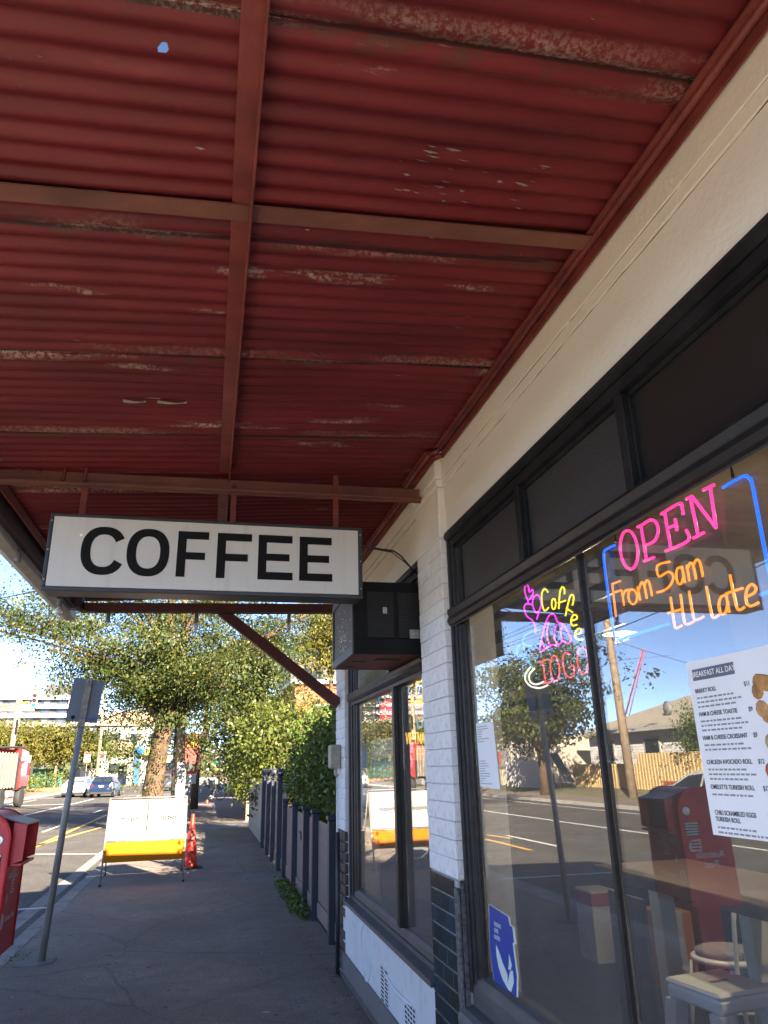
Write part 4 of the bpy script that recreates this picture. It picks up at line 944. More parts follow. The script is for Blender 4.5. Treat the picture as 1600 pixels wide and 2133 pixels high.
# ============================================================ leaning sign post seen from behind
m_galv = M('galvanised_steel', (.27,.255,.225), .5, metal=.35, var=.2, vscale=9, bs=.2, bscale=60, dirt=.2)
m_alu = M('dull_aluminium_back', (.10,.115,.13), .5, metal=.0, var=.05, vscale=3)
sp = thing('sign_post', 'leaning grey steel post carrying the blank back of a street sign', 'sign post', (-1.404,8.273,0))
MB().tube([(-1.404,8.273,-.05),(-1.335,8.262,1.25),(-1.274,8.250,2.15)], [.034,.032,.030], 12).build('pole', m_galv, sp)
ps = MB(); a = Vector((-1.277,8.234,2.10)); b = Vector((-1.243,8.228,2.585)); d = (b-a)
ps.add([(a.x-.034,a.y-.012,a.z),(a.x+.034,a.y-.012,a.z),(b.x+.030,b.y-.012,b.z),(b.x-.030,b.y-.012,b.z),(a.x-.034,a.y+.014,a.z),(a.x+.034,a.y+.014,a.z),(b.x+.030,b.y+.014,b.z),(b.x-.030,b.y+.014,b.z)], [(0,1,2,3),(7,6,5,4),(0,4,5,1),(1,5,6,2),(2,6,7,3),(3,7,4,0)])
ps.build('flattened_top', M('weathered_post_top', (.24,.20,.15), .7, var=.4, vscale=16, bs=.6, bscale=40, col2=(.36,.30,.23)), sp)
c0 = [on_y(*p, 8.25) for p in ((155,1411),(217,1419),(202,1507),(136,1502))]
cc = sum(c0, Vector())/4; V = []
def rounded(P, r=.02, n=4):
    out = []
    for i in range(4):
        p, a, b = P[i], P[i-1], P[(i+1) % 4]; u = (a-p).normalized()*r; w = (b-p).normalized()*r
        for k in range(n+1):
            t = k/n; out.append(p+u*(1-t)**2+w*t**2)
    return out
rp = rounded(c0); n = len(rp)
MB().add([p for p in rp]+[p+Vector((0,.003,0)) for p in rp], [tuple(range(n))[::-1], tuple(range(n, 2*n))]+[(i, (i+1) % n, n+(i+1) % n, n+i) for i in range(n)]).build('plate', m_alu, sp)
MB().lathe([(.0,-.004),(.006,-.003),(.007,0)], (-1.243,8.214,2.555), 8, 'y').lathe([(.0,-.004),(.006,-.003),(.007,0)], (-1.270,8.220,2.18), 8, 'y').build('bolt', m_steelplate, sp)
p = on_y(152,1494,8.246); MB().lathe([(.014,-.0006),(.020,-.0006),(.020,0),(.014,0)], tuple(p), 18, 'y').lathe([(.0,-.0006),(.008,-.0005),(.008,0)], tuple(p), 12, 'y').build('round_sticker', m_letter, sp)
p = on_y(192,1497,8.246); sh = [(-.038,-.018),(.034,-.010),(.036,.004),(.018,.022),(.004,.030),(-.006,.016),(-.024,.002),(-.038,-.006)]
MB().tube([(p.x+x, p.y-.0005, p.z+z) for x, z in sh], .0028, 5, closed=True).tube([(p.x-.036,p.y-.0005,p.z-.011),(p.x+.033,p.y-.0005,p.z-.002)], .002, 5).tube([(p.x-.01,p.y-.0005,p.z+.012),(p.x+.016,p.y-.0005,p.z+.0)], .002, 5).build('shoe_sticker', M('blue_sticker', (.10,.18,.55), .5), sp)
tag(MB().prism([(-1.62,8.13),(-1.40,8.10),(-1.29,8.17),(-1.27,8.33),(-1.36,8.37),(-1.60,8.30)], 'z', -.05, .008).build('concrete_footing', m_conc2), 'rough concrete patch around the foot of the leaning sign post', 'footing')

# ============================================================ red street posting box
m_red = M('post_box_red', (.55,.018,.028), .38, var=.10, vscale=4, bs=.12, bscale=30); m_reddark = M('post_box_inside_red', (.16,.010,.014), .6)
m_whitepr = M('white_print', (.62,.60,.58), .6); m_ptop = M('faded_maroon_metal', (.16,.055,.055), .35, var=.3, vscale=8)
PX0, PX1, PY0, PY1 = -1.72, -1.262, 5.76, 6.24
pb = thing('post_box', 'red street posting box with hooded slot beside the kerb', 'post box', (-1.49,6.0,0))
prof = [(PX0,.52),(PX1,.52)]+[(PX1-.17+.17*math.cos(t), 1.235+.175*math.sin(t)) for t in np.linspace(0, math.pi/2, 9)]+[(PX0+.17-.17*math.sin(t), 1.235+.175*math.cos(t)) for t in np.linspace(0, math.pi/2, 9)]
MB().prism(prof, 'y', PY0, PY1, smooth=False).build('body', m_red, pb)
rim = [(x, PY0-.001, z) for x, z in prof[1:]]
MB().tube(rim, .009, 6).build('front_rim', m_red, pb); MB().tube([(x, PY1+.001, z) for x, z in prof[1:]], .009, 6).build('back_rim', m_red, pb)
MB().box(-1.60,-1.38,5.88,6.12,.0,.519,.01).box(-1.66,-1.32,5.82,6.18,-.02,.02,.006).build('pedestal', m_red, pb)
hd = MB(); hx = PX1+.085
hd.add([(PX1-.10,PY0+.055,1.385),(hx,PY0+.055,1.330),(hx,PY1-.025,1.330),(PX1-.10,PY1-.025,1.385),(PX1-.10,PY0+.055,1.377),(hx,PY0+.055,1.322),(hx,PY1-.025,1.322),(PX1-.10,PY1-.025,1.377)], [(0,1,2,3),(7,6,5,4),(0,4,5,1),(1,5,6,2),(2,6,7,3),(3,7,4,0)])
hood = hd.build('hood_top', m_ptop, pb)
for yy in (PY0+.056, PY1-.032):
    MB().prism([(PX1+.001,1.34),(hx,1.321),(hx-.004,1.10),(PX1+.001,1.075)], 'y', yy, yy+.006).build('hood_cheek', m_red, pb)
MB().box(PX1+.001,PX1+.004,PY0+.063,PY1-.033,1.085,1.345).build('slot_back', m_reddark, pb)
MB().box(PX1+.001,hx-.006,PY0+.056,PY1-.026,1.065,1.083,.003).build('slot_ledge', m_red, pb)
XF = PX1+.0012
text_obj('lettering', 'Australia Post', .052, m_whitepr, pb, (XF,6.035,.735), FACE_SHOP, .0003, .004, sx=.86)
MB().tube([(XF,5.822+.026*math.cos(t),.735+.045*math.sin(t)) for t in np.linspace(0,2*math.pi,18)[:-1]], .005, 5, closed=True).build('post_horn_emblem', m_whitepr, pb)
MB().prism([(5.885,.83),(5.898,.865),(5.885,.90),(5.872,.865)], 'x', XF-.001, XF).build('diamond_mark', m_whitepr, pb)
text_obj('lettering', '6.00', .05, m_whitepr, pb, (XF,5.905,1.00), FACE_SHOP, .0003, .012)
mbx = MB()
for k in range(9): mbx.box(XF-.001,XF,5.97,5.97+random.uniform(.06,.15),1.035-k*.019,1.041-k*.019)
mbx.build('collection_times', m_whitepr, pb)
YF = PY0-.0012
text_obj('lettering', 'Australia\nPost', .075, m_whitepr, pb, (-1.50,YF,.86), FACE_CAM, .0003, .004)
MB().lathe([(.0,-.003),(.026,-.003),(.034,-.002),(.034,0)], (-1.335,YF,1.235), 18, 'y').build('lock_disc', M('chrome_lock', (.5,.5,.5), .3, metal=.7, var=.4, vscale=90), pb)
def sticker_lines(x0, x1, z0, z1, rows):
    bgm = MB().box(x0,x1,YF-.0006,YF,z0,z1).build('sticker', m_letter, pb); mbx = MB()
    for r in range(rows):
        za = z1-(r+.85)*(z1-z0)/rows; xx = x0+.006
        while xx < x1-.012:
            w = random.uniform(.008,.03); mbx.box(xx,min(xx+w,x1-.004),YF-.0012,YF-.0007,za,za+(z1-z0)/rows*.68); xx += w+.004
    mbx.build('sticker_print', m_whitepr, bgm)
sticker_lines(-1.43,-1.300,1.045,1.150,5)
MB().prism([(-1.43,.93),(-1.325,.925),(-1.312,.965),(-1.33,1.005),(-1.36,1.012),(-1.43,1.02)], 'y', YF-.0006, YF).build('white_sticker', m_whitepr, pb)
mbx = MB()
for r in range(3): mbx.box(-1.42,-1.335,YF-.0012,YF-.0007,.94+r*.024,.954+r*.024)
mbx.build('sticker_print', m_red, pb)

# ============================================================ works barrier boards and cones
m_bwhite = M('white_barrier_board', (.25,.245,.232), .5, var=.04, vscale=4, dirt=.10); m_byel = M('yellow_barrier_board', (.40,.112,.0), .6, var=.05, vscale=4, dirt=.08, spec=.12)
m_frame = M('galvanised_frame', (.22,.20,.17), .55, metal=.3, var=.3, vscale=20, dirt=.3)
def barrier(loc, rz, label, text, lower):
    t = thing('barrier_board', label, 'barrier', loc, R_(rz), 'works barrier boards')
    tilt = .50
    def F(x, s, off=0.0): return (x, -.62+tilt*s+off, s)         # point at height s on the front frame
    for x in (-.615,.615):
        MB().tube([F(x,0),F(x,1.24)], .016, 6).build('leg', m_frame, t, False)
        MB().tube([(x*1.02,.75,0),(x,.02,1.20)], .013, 6).build('rear_leg', m_frame, t, False)
        for p in (F(x,0),(x*1.02,.75,0)): MB().box(p[0]-.02,p[0]+.02,p[1]-.02,p[1]+.02,0,.03,.004).build('rubber_foot', m_cable, t, False)
    for s in (1.235,.60,.335): MB().tube([F(-.61,s,.012),F(.61,s,.012)], .014, 6).build('rail', m_frame, t, False)
    def panel(x0, x1, s0, s1, mat, off=-.020, name='board'):
        V = [F(x0,s0,off),F(x1,s0,off),F(x1,s1,off),F(x0,s1,off)]; V2 = [(a,b+.012,c) for a, b, c in V]
        return MB().add(V+V2, [(0,1,2,3),(7,6,5,4),(0,4,5,1),(1,5,6,2),(2,6,7,3),(3,7,4,0)]).build(name, mat, t, False)
    panel(-.600,-.010,.622,1.205,m_bwhite); panel(.010,.600,.622,1.205,m_bwhite); panel(-.612,.612,.315,.590,lower)
    ang = math.atan2(1, tilt)
    for x in (-.27,.31):
        text_obj('lettering', text, .112, m_letter, t, (x, -.62+tilt*.93-.0325, .93), (ang,0,0), .0005, .009, world=False)
    return t
barrier((-.905,13.62,0), 3.0, 'white and yellow barrier board reading micpol on the footpath', 'micpol', m_byel)
barrier((-.16,38.0,0), -4, 'distant white barrier board behind the slender street tree', 'micpol', m_bwhite)
m_cone = M('cone_red_orange', (.60,.030,.008), .45, var=.06, vscale=6, dirt=.12); m_sleeve = M('dirty_reflective_sleeve', (.20,.13,.11), .5, var=.5, vscale=14, dirt=.5, col2=(.50,.035,.012))
def cone(x, y, s, label, sleeve=True):
    t = thing('traffic_cone', label, 'cone', (x, y, 0), R_(12), 'traffic cones')
    MB().box(-.19*s,.19*s,-.19*s,.19*s,0,.035*s,.008).build('base', m_cable, t, False)
    MB().lathe([(.135*s,.036*s),(.128*s,.06*s),(.030*s,.86*s),(.026*s,.895*s),(.012*s,.90*s),(.012*s,.87*s)], (0,0,0), 24).build('cone', m_cone, t, False)
    if sleeve: MB().lathe([(.0845*s,.455*s),(.0835*s,.46*s),(.0615*s,.645*s),(.0605*s,.645*s)], (0,0,0), 24).build('reflective_sleeve', m_sleeve, t, False)
cone(-.185,14.72,1.0,'orange traffic cone standing beside the yellow barrier board'); cone(.14,41.5,.62,'small distant red cone beyond the far barrier board',False)
pit = thing('pit_cover', 'grey concrete service pit lid set in the footpath near the fence', 'pit cover', (.94,13.25,0)); MB().box(.70,1.18,13.0,13.5,-.02,.009,.004).build('lid', m_conc2, pit); MB().box(.68,1.20,12.98,13.0,-.02,.006).box(.68,1.20,13.5,13.52,-.02,.006).build('rim', m_blue, pit)

# ============================================================ dark picket fence, gate, taller finial fence, pale sheet fence
m_post = M('navy_fence_paint', (.024,.028,.040), .55, var=.15, vscale=7, bs=.3, bscale=50); m_pick = M('taupe_fence_paint', (.17,.135,.122), .65, var=.12, vscale=8, bs=.3, bscale=60)
fe = thing('picket_fence', 'low taupe picket fence with navy square posts beside the shop', 'fence', (1.33,10,0))
FX = 1.335
pm = MB().box(0,.016,0,.062,.20,1.055,.004).mesh('picket', m_pick)
posts = [7.42,8.06,9.31,10.18,11.47,12.88]
for y in posts:
    p_ = MB().box(1.266,1.350,y-.046,y+.046,0,1.125,.006).build('post', m_post, fe); MB().box(1.254,1.362,y-.058,y+.058,1.1255,1.172,.008).build('post_cap', m_post, p_)
for a, b in zip(posts, posts[1:]):
    MB().box(FX+.018,FX+.05,a+.056,b-.056,.30,.37).box(FX+.018,FX+.05,a+.056,b-.056,.92,.99).build('rail', m_pick, fe); MB().box(FX-.010,FX+.012,a+.056,b-.056,.03,.19,.004).build('plinth_board', m_pick, fe)
    y = a+.066
    while y < b-.11: link('picket', pm, fe, Vector((FX,y,0))-fe.location); y += .087
MB().tube([(1.228,10.05+.035*math.cos(t),.82+.045*math.sin(t)) for t in np.linspace(0,2*math.pi,16)[:-1]], .006, 5, closed=True).lathe([(.0,-.02),(.014,-.016),(.014,0)], (1.232,10.08,.865), 8, 'x').build('ring_handle', m_cable, fe)
ft = thing('finial_fence', 'taller taupe picket fence with navy ball-topped posts', 'fence', (1.33,15.6,0))
posts = [13.75,15.05,16.24,17.62]; pm2 = MB().box(0,.016,0,.072,.20,1.40,.004).mesh('picket', m_pick)
for y in posts:
    p_ = MB().box(1.255,1.350,y-.052,y+.052,0,1.44,.006).build('post', m_post, ft)
    MB().lathe([(.05,1.441),(.062,1.455),(.05,1.47),(.03,1.485),(.035,1.50),(.062,1.53),(.074,1.57),(.066,1.61),(.04,1.64),(.0,1.648)], (1.302,y,0), 14).build('ball_finial', m_post, p_)
for a, b in zip([12.94]+posts, posts):
    if b-a < .7: continue
    MB().box(FX+.018,FX+.05,a+.061,b-.061,.30,.37).box(FX+.018,FX+.05,a+.061,b-.061,1.22,1.29).build('rail', m_pick, ft); MB().box(FX-.010,FX+.012,a+.061,b-.061,.03,.19,.004).build('plinth_board', m_pick, ft)
    y = a+.07
    while y < b-.13: link('picket', pm2, ft, Vector((FX,y,0))-ft.location); y += .098
m_pale = M('pale_grey_sheet_fence', (.22,.23,.205), .5, var=.06); m_weather = M('weathered_paling', (.20,.155,.115), .85, var=.3, vscale=8, bs=.4, bscale=40)
pf = thing('sheet_fence', 'pale grey ribbed sheet fence beyond the ball-topped posts', 'fence', (1.33,20.8,0))
rb = MB().prism([(0,0),(.02,.03),(.02,.10),(0,.13),(0,.19),(.004,.19),(.004,.132),(.024,.102),(.024,.028),(.004,-.002)], 'z', .06, 1.30).mesh('sheet_rib', m_pale)
y = 17.72
while y < 23.7: link('sheet_rib', rb, pf, Vector((1.325,y,0))-pf.location); y += .19
MB().box(1.318,1.36,17.7,23.9,1.30,1.34,.003).box(1.318,1.36,17.7,23.9,.02,.06,.003).build('rail', m_pale, pf)
wf = thing('paling_fence', 'weathered timber paling fence along the path beyond the driveway', 'fence', (1.95,36,0))
pw = MB().box(0,.014,0,.098,.03,1.55,.003).mesh('paling', m_weather); y = 26.4; i = 0
while y < 46: link('paling', pw, wf, Vector((1.95+random.uniform(-.01,.01),y,random.uniform(-.04,.03)))-wf.location); y += .108; i += 1
for y in (26.4,29.2,32,35,38,41): MB().box(1.90,1.99,y-.05,y+.05,0,1.75,.006).build('post', m_weather, wf)
for i, (x, y, h_) in enumerate(((1.45,26.9,2.2),(1.62,29.8,2.4))): tag(MB().box(x-.06,x+.06,y-.06,y+.06,-.02,h_,.008).build('timber_post', m_weather), ('bare timber post nearest the driveway','bare timber post just beyond the one by the driveway')[i], 'post', 'timber posts under the creeper')

# ============================================================ utility poles, signals, street signs, wires
m_pole = M('timber_power_pole', (.23,.165,.105), .85, var=.25, vscale=5, bs=.5, bscale=30, col2=(.32,.24,.16)); m_ygold = M('yellow_signal_steel', (.45,.22,.02), .45, var=.05); m_white = M('white_paint', (.42,.42,.40), .55, var=.06, dirt=.2)
def power_pole(x, y, h, r, label, arms=((.4,1.1),), lean=0.0, base_white=False):
    t = thing('power_pole', label, 'power pole', (x, y, 0), group='timber power poles')
    MB().tube([(0,0,-.1),(lean*.5,0,h*.5),(lean,0,h)], [r,r*.85,r*.68], 12).build('pole', m_pole, t, False)
    for dz, w in arms:
        a = MB().box(lean-w,lean+w,-.05,.05,h-dz-.06,h-dz+.06,.008).build('crossarm', m_pole, t, False)
        for k in (-.92,-.45,.45,.92): MB().lathe([(.03,.06),(.045,.10),(.03,.14),(.04,.18),(.0,.20)], (lean+k*w,0,h-dz), 8).build('insulator', m_white, a, False)
        MB().tube([(lean,0,h-dz-.7),(lean+w*.6,0,h-dz-.06)], .02, 5).tube([(lean,0,h-dz-.7),(lean-w*.6,0,h-dz-.06)], .02, 5).build('arm_brace', m_steelplate, t, False)
    if base_white: MB().tube([(-.0,0,.0),(lean*.12,0,1.95)], [r*1.06,r*1.03], 12).build('painted_base', m_white, t, False)
    return t
power_pole(-.90,30.0,9.4,.19,'timber power pole with white painted foot just past the first street tree',((.5,1.1),),-.35,True)
power_pole(-13.4,58.0,9.6,.20,'timber power pole behind the overhead traffic signal',((.55,1.05),(3.6,1.15)))
power_pole(-12.0,92.0,10.5,.20,'distant timber power pole right of the apartment block',((.6,1.1),))
power_pole(-9.2,108.0,11.5,.22,'farthest tall timber pole seen against the apartments',((.6,1.1),))
power_pole(-15.6,30.4,9.6,.21,'timber power pole across the road in front of the tan sheet fence',((.9,1.2),),.25)
m_siggrey = M('grey_signal_box', (.20,.20,.20), .5); m_sigback = M('black_target_board', (.03,.03,.03), .6); m_green = emit('green_signal', (.02,.85,.45), .16); m_lensoff = M('unlit_signal_lens', (.05,.015,.012), .35)
def signal(root, x, y, z, s=1.0):
    hd_ = MB().box(x-.19*s,x+.19*s,y,y+.16*s,z-.52*s,z+.52*s,.05*s).build('signal_head', m_siggrey, root)
    for k, mt_ in ((.32,m_lensoff),(0,m_lensoff),(-.32,m_green)):
        MB().lathe([(.0,-.03*s),(.08*s,-.026*s),(.115*s,-.01*s),(.115*s,.0)], (x,y,z+k*s), 14, 'y').build('lens', mt_, hd_)
        arc = [(x+.125*s*math.cos(t), z+k*s+.125*s*math.sin(t)) for t in np.linspace(R_(-20), R_(200), 12)]
        vv = [(a, y-.001, c) for a, c in arc]+[(a, y-.13*s, c) for a, c in arc]; nn = len(arc)
        MB().add(vv, [(i, i+1, nn+i+1, nn+i) for i in range(nn-1)], True).build('visor', m_sigback, hd_)
ts = thing('traffic_signal', 'overhead traffic signal showing green on a yellow mast arm', 'traffic light', (-15.0,55.0,0))
MB().tube([(-15.0,55,0),(-15.0,55,5.3),(-14.8,55,5.75),(-14.2,55,5.95),(-12.0,55,6.32)], [.12,.10,.09,.085,.06], 10).build('mast', m_ygold, ts)
MB().tube([(-11.8,55.12,5.9),(-11.75,55.12,7.3)], .05, 8).build('head_bracket', m_ygold, ts); signal(ts, -11.70,54.95,6.40,1.0)
ts = thing('traffic_signal', 'small green traffic signal on a yellow post past the footpath trees', 'traffic light', (1.05,62,0))
MB().tube([(1.05,62,0),(1.05,62,3.2)], .075, 10).build('post', m_ygold, ts); signal(ts, .82,61.9,2.45,.75)
m_signred = M('sign_red_print', (.55,.02,.02), .5)
def post_sign(name, x, y, h, w, hh, label, cat, plate, extra=None, r=.03):
    t = thing(name, label, cat, (x, y, 0)); MB().tube([(x,y,-.1),(x,y,h)], r, 8).build('post', m_galv, t)
    pl = MB().box(x-w/2,x+w/2,y-.045,y-.040,h-hh,h,.002).build('plate', plate, t)
    if extra: extra(t, pl, x, y-.0465, h-hh/2)
    return t
def speed(t, pl, x, y, z):
    MB().lathe([(.20,-.002),(.26,-.002),(.26,0),(.20,0)], (x,y,z+.02), 24, 'y').build('red_ring', m_signred, pl); text_obj('numerals', '40', .26, m_letter, pl, (x,y-.003,z+.02), FACE_CAM, .001, .02)
post_sign('speed_sign', -11.6,92.0,3.9,.75,1.0,'white speed limit sign with red ring beside the far greenish pole','sign',m_white,speed)
post_sign('notice_sign', -13.2,92.0,3.9,.7,1.1,'white and red parking board left of the speed limit sign','sign',m_white,lambda t,pl,x,y,z: MB().box(x-.33,x+.33,y-.002,y,z+.28,z+.52).build('red_band', m_signred, pl))
post_sign('small_sign', -13.3,63.0,3.0,.42,.48,'small white square sign on a thin post near the truck','sign',m_white)
post_sign('works_notice', -.58,33.0,1.62,.40,.50,'small white works notice with orange top behind the barrier','sign',m_white,lambda t,pl,x,y,z: MB().box(x-.2,x+.2,y-.002,y,z+.14,z+.25).build('orange_band', m_cone, pl))
bs = thing('blue_disc_sign', 'small round blue sign fixed to the leafy street tree trunk', 'sign', (-2.05,24.55,2.35)); MB().lathe([(.0,-.01),(.125,-.01),(.13,0),(.0,.002)], (-1.98,24.5,2.30), 18, 'y').build('disc', M('blue_enamel', (.02,.12,.55), .4), bs); MB().tube([(-1.98,24.51,2.30),(-1.75,24.75,2.30)], .015, 5).build('bracket', m_galv, bs)
tag(MB().tube([(-1.05,27.2,-.1),(-1.12,27.2,4.2)], [.055,.045], 8).build('lamp_post', m_steelplate), 'slim dark steel post right beside the leafy tree trunk', 'post')
def wire(a, b, sag, label, r=.012, n=16):
    a, b = Vector(a), Vector(b); pts = [a.lerp(b, i/n)-Vector((0,0,sag*4*(i/n)*(1-i/n))) for i in range(n+1)]
    return tag(MB().tube(pts, r, 5).build('power_line', m_cable), label, 'wire', 'overhead power lines')
for k, dx in enumerate((-1.0,-.45,.45,1.0)):
    wire((-15.6+.25+dx,30.4,8.85),(-13.4+dx,58,9.25),.5,'overhead power line from the far timber pole towards the signal pole')
    wire((-15.6+.25+dx,30.4,8.85),(-16.5+dx,-14,9.0),.8,'overhead power line running back past the white house, seen mirrored')
    wire((-13.4+dx,58,9.25),(-12.0+dx,92,10.1),.6,'overhead power line leaving the signal pole towards the apartments')
for k, (b, z) in enumerate((((-.2,30.0),8.9),((-1.6,30.0),8.9))):
    wire((-15.4,30.4,8.5-k*.5),(b[0],b[1],z-.3*k),.6,'overhead line crossing the road between the two timber poles')
wire((-13.4,58,6.1),(-9.2,108,10.6),.6,'low overhead line sagging in front of the apartment block'); wire((-13.4,58,7.6),(8,70,8.6),.8,'high overhead line crossing above the intersection'); wire((-34,52,9.6),(-13.4,58,9.1),.3,'overhead line arriving from the left at the signal pole')
wire((-15.4,30.4,6.9),(1.4,8.5,4.6),.35,'house service line dropping from the far pole towards the shop'); wire((-15.4,30.4,7.0),(-24,27,4.2),.3,'service line from the far pole to the white house')
wire((-15.4,30.4,7.3),(-8,-8,7.5),.5,'thick black cable crossing above the road behind the camera',.022)

# ============================================================ vegetation
def leaf_mesh(name, P, size, mat, droop=.35, aspect=.55, up=.0, D0=None, U0=None):
    """many leaf-sized rhombs at the points P (n,3)"""
    n = len(P); rng = RNG
    d = rng.normal(size=(n,3)); d[:,2] -= droop
    if D0 is not None: d = d*.42+D0
    d /= np.linalg.norm(d, axis=1)[:,None]
    u = rng.normal(size=(n,3)); u[:,2] += up
    if U0 is not None: u = u*.42+U0
    u -= d*(u*d).sum(1)[:,None]; u /= np.linalg.norm(u, axis=1)[:,None]
    s = (size*rng.uniform(.6,1.35,n))[:,None]; w = s*aspect*.5
    nrm = np.cross(d, u)
    a = P; b = P+d*s*.45+u*w+nrm*s*.08; c = P+d*s; e = P+d*s*.45-u*w+nrm*s*.08
    V = np.stack([a,b,c,e], 1).reshape(-1,3)
    me = bpy.data.meshes.new(name); me.vertices.add(4*n); me.vertices.foreach_set('co', V.astype(np.float32).ravel())
    me.loops.add(4*n); me.loops.foreach_set('vertex_index', np.arange(4*n, dtype=np.int32)); me.polygons.add(n)
    me.polygons.foreach_set('loop_start', np.arange(0, 4*n, 4, dtype=np.int32)); me.update(calc_edges=True); me.materials.append(mat); return me
m_elm = leaf_mat('elm_leaves', [(.028,.048,.012),(.042,.066,.015),(.064,.086,.018),(.036,.056,.013),(.084,.096,.020),(.115,.092,.026)], .30)
m_elm2 = leaf_mat('yellowing_leaves', [(0.0780,0.0845,0.0163),(0.1105,0.1105,0.0195),(0.1495,0.1300,0.0228),(0.0910,0.0975,0.0195),(0.1755,0.1365,0.0325)], .35)
m_hedge = leaf_mat('glossy_hedge_leaves', [(.045,.080,.014),(.070,.115,.018),(.10,.155,.026),(.055,.092,.016),(.15,.19,.035),(.16,.12,.05)], .28, .4)
m_creeper = leaf_mat('creeper_leaves', [(0.0525,0.0750,0.0150),(0.0900,0.1125,0.0210),(0.1275,0.1425,0.0263),(0.0675,0.0825,0.0165)], .35)
m_farleaf = leaf_mat('distant_leaves', [(0.0400,0.0496,0.0176),(0.0640,0.0720,0.0240),(0.0880,0.0920,0.0320)], .2)
m_bark = M('elm_bark', (.055,.036,.022), .9, var=.4, vscale=6, bs=1.0, bscale=16, bdist=.04, col2=(.125,.072,.038)); m_barkpale = M('pale_bark', (.30,.22,.14), .85, var=.25, vscale=6, bs=.5, bscale=20, bdist=.02)
def tree(name, label, base, trunk, limbs, clumps, leaf, nper, size, mat, bark, sub=5, spread=.8, group=None, twig=True, droop=.35):
    """trunk: [(dx,dy,z,r)], limbs: end points; clumps scattered round limb ends. everything local to base"""
    t = thing(name, label, 'tree', base, group=group)
    tb_ = MB(); tb_.tube([(a,b,c) for a,b,c,r in trunk], [r for *_,r in trunk], 12)
    tb_.build('trunk', bark, t, False)
    top = Vector(trunk[-1][:3]); lm_ = MB(); cs = []
    for (lx_, ly_, lz_, lr, st_) in limbs:
        s0 = Vector(trunk[st_][:3]); e = Vector((lx_,ly_,lz_)); mid = s0.lerp(e,.5)+Vector((random.uniform(-.3,.3),random.uniform(-.3,.3),random.uniform(.1,.5)))
        pts = smooth([s0, s0.lerp(mid,.5)+Vector((0,0,.1)), mid, e], 3); m_ = len(pts); lm_.tube(pts, [lr*(1-.75*i/(m_-1)) for i in range(m_)], 7)
        for k in range(sub):
            f0 = random.uniform(.35,1.0); p = pts[min(m_-1, int(f0*(m_-1)))]; q_ = p+Vector((random.gauss(0,spread),random.gauss(0,spread),random.gauss(.1,spread*.6)))
            lm_.tube([p, p.lerp(q_,.5)+Vector((0,0,.12)), q_], [lr*.28,lr*.2,lr*.07], 5, caps=False); cs.append(q_); cs.append(p.lerp(q_,.6))
        cs.append(e)
    lm_.build('limbs', bark, t, False)
    cs += [Vector(c) for c in clumps]
    P = []; D0 = []; U0 = []
    for c in cs:
        # each clump is a few flat sprays with gaps between them
        for s_ in range(5):
            o = np.array(c)+RNG.normal(size=3)*np.array([.44,.44,.30])*leaf
            n_ = max(4, int(nper*random.uniform(.35,1.4)/5)); ax = RNG.normal(size=3); ax[2] *= .4; ax /= np.linalg.norm(ax)
            q_ = RNG.normal(size=(n_,3))*np.array([.22,.22,.10])*leaf + RNG.uniform(-1,1,(n_,1))*ax*.42*leaf
            P.append(o+q_)
            d_ = RNG.normal(size=3); d_[2] -= .5; d_ /= np.linalg.norm(d_); u_ = np.cross(d_, RNG.normal(size=3)*.6+np.array([0,0,1.0])); u_ /= np.linalg.norm(u_)
            D0.append(np.tile(d_, (n_,1))); U0.append(np.tile(u_, (n_,1)))
    P = np.concatenate(P)
    link('crown', leaf_mesh('crown', P, size, mat, droop, D0=np.concatenate(D0), U0=np.concatenate(U0)), t); return t
# the big elm over the kerb
tl = [(0,0,-.1,.46),(.0,0,.35,.35),(-.02,0,1.2,.305),(.06,0,2.2,.28),(.16,0,3.0,.28),(.20,.1,3.7,.24),(.15,.1,5.2,.18),(.1,.2,7.2,.10)]
lims = [(-3.4,-.8,5.3,.13,4),(-2.6,.8,6.2,.15,4),(-4.6,-1.2,6.0,.10,5),(1.6,-.8,4.9,.14,4),(2.6,.4,6.0,.15,4),(3.8,.2,6.2,.12,5),(4.6,-.6,6.6,.11,5),(-1.0,-1.6,5.4,.12,5),(.6,-1.4,6.4,.12,5),(-1.6,1.4,8.0,.12,6),(1.6,1.4,8.2,.12,6),(0,0,9.0,.08,7),(-3.2,.6,7.8,.1,6),(3.2,1.0,7.8,.1,6),(1.0,2.2,5.0,.12,4),(-1.6,-.4,4.4,.10,4),(2.0,-.6,4.3,.09,4),(-5.4,-.6,6.0,.07,5),(-5.2,.2,6.6,.07,5)]
cl = []
for i in range(84):
    a = random.uniform(0,2*math.pi); rr = random.random()**.5; cl.append((rr*5.6*math.cos(a)-.1, rr*3.0*math.sin(a), 4.5+random.random()**.8*4.6-.8*rr+.3)); cl[-1] = (cl[-1][0], cl[-1][1], cl[-1][2]+(1.2 if cl[-1][0] > 2.2 else (.9 if cl[-1][0] < -2.5 else 0)))
for i in range(9): cl.append((random.uniform(-.75,-.25), random.uniform(-.4,.1), random.uniform(1.2,2.9)))
tree('elm_tree', 'large elm with spreading crown growing at the kerb behind the barrier', (-1.55,25.0,0), tl, lims, cl, 1.0, 250, .10, m_elm, m_bark, 6, .8)
tl = [(0,0,-.1,.20),(.0,0,1.0,.16),(.12,0,2.2,.14),(.3,0,3.4,.11),(.35,0,5.0,.07)]
lims = [(-1.6,0,3.6,.06,2),(1.8,-.4,3.4,.07,2),(1.6,.4,5.0,.06,3),(-1.2,-.4,5.6,.06,3),(.4,0,6.6,.05,4),(2.4,-.8,4.4,.06,3)]
cl = [(random.gauss(.5,1.1),random.gauss(0,.8),random.uniform(3.0,6.6)) for i in range(40)]
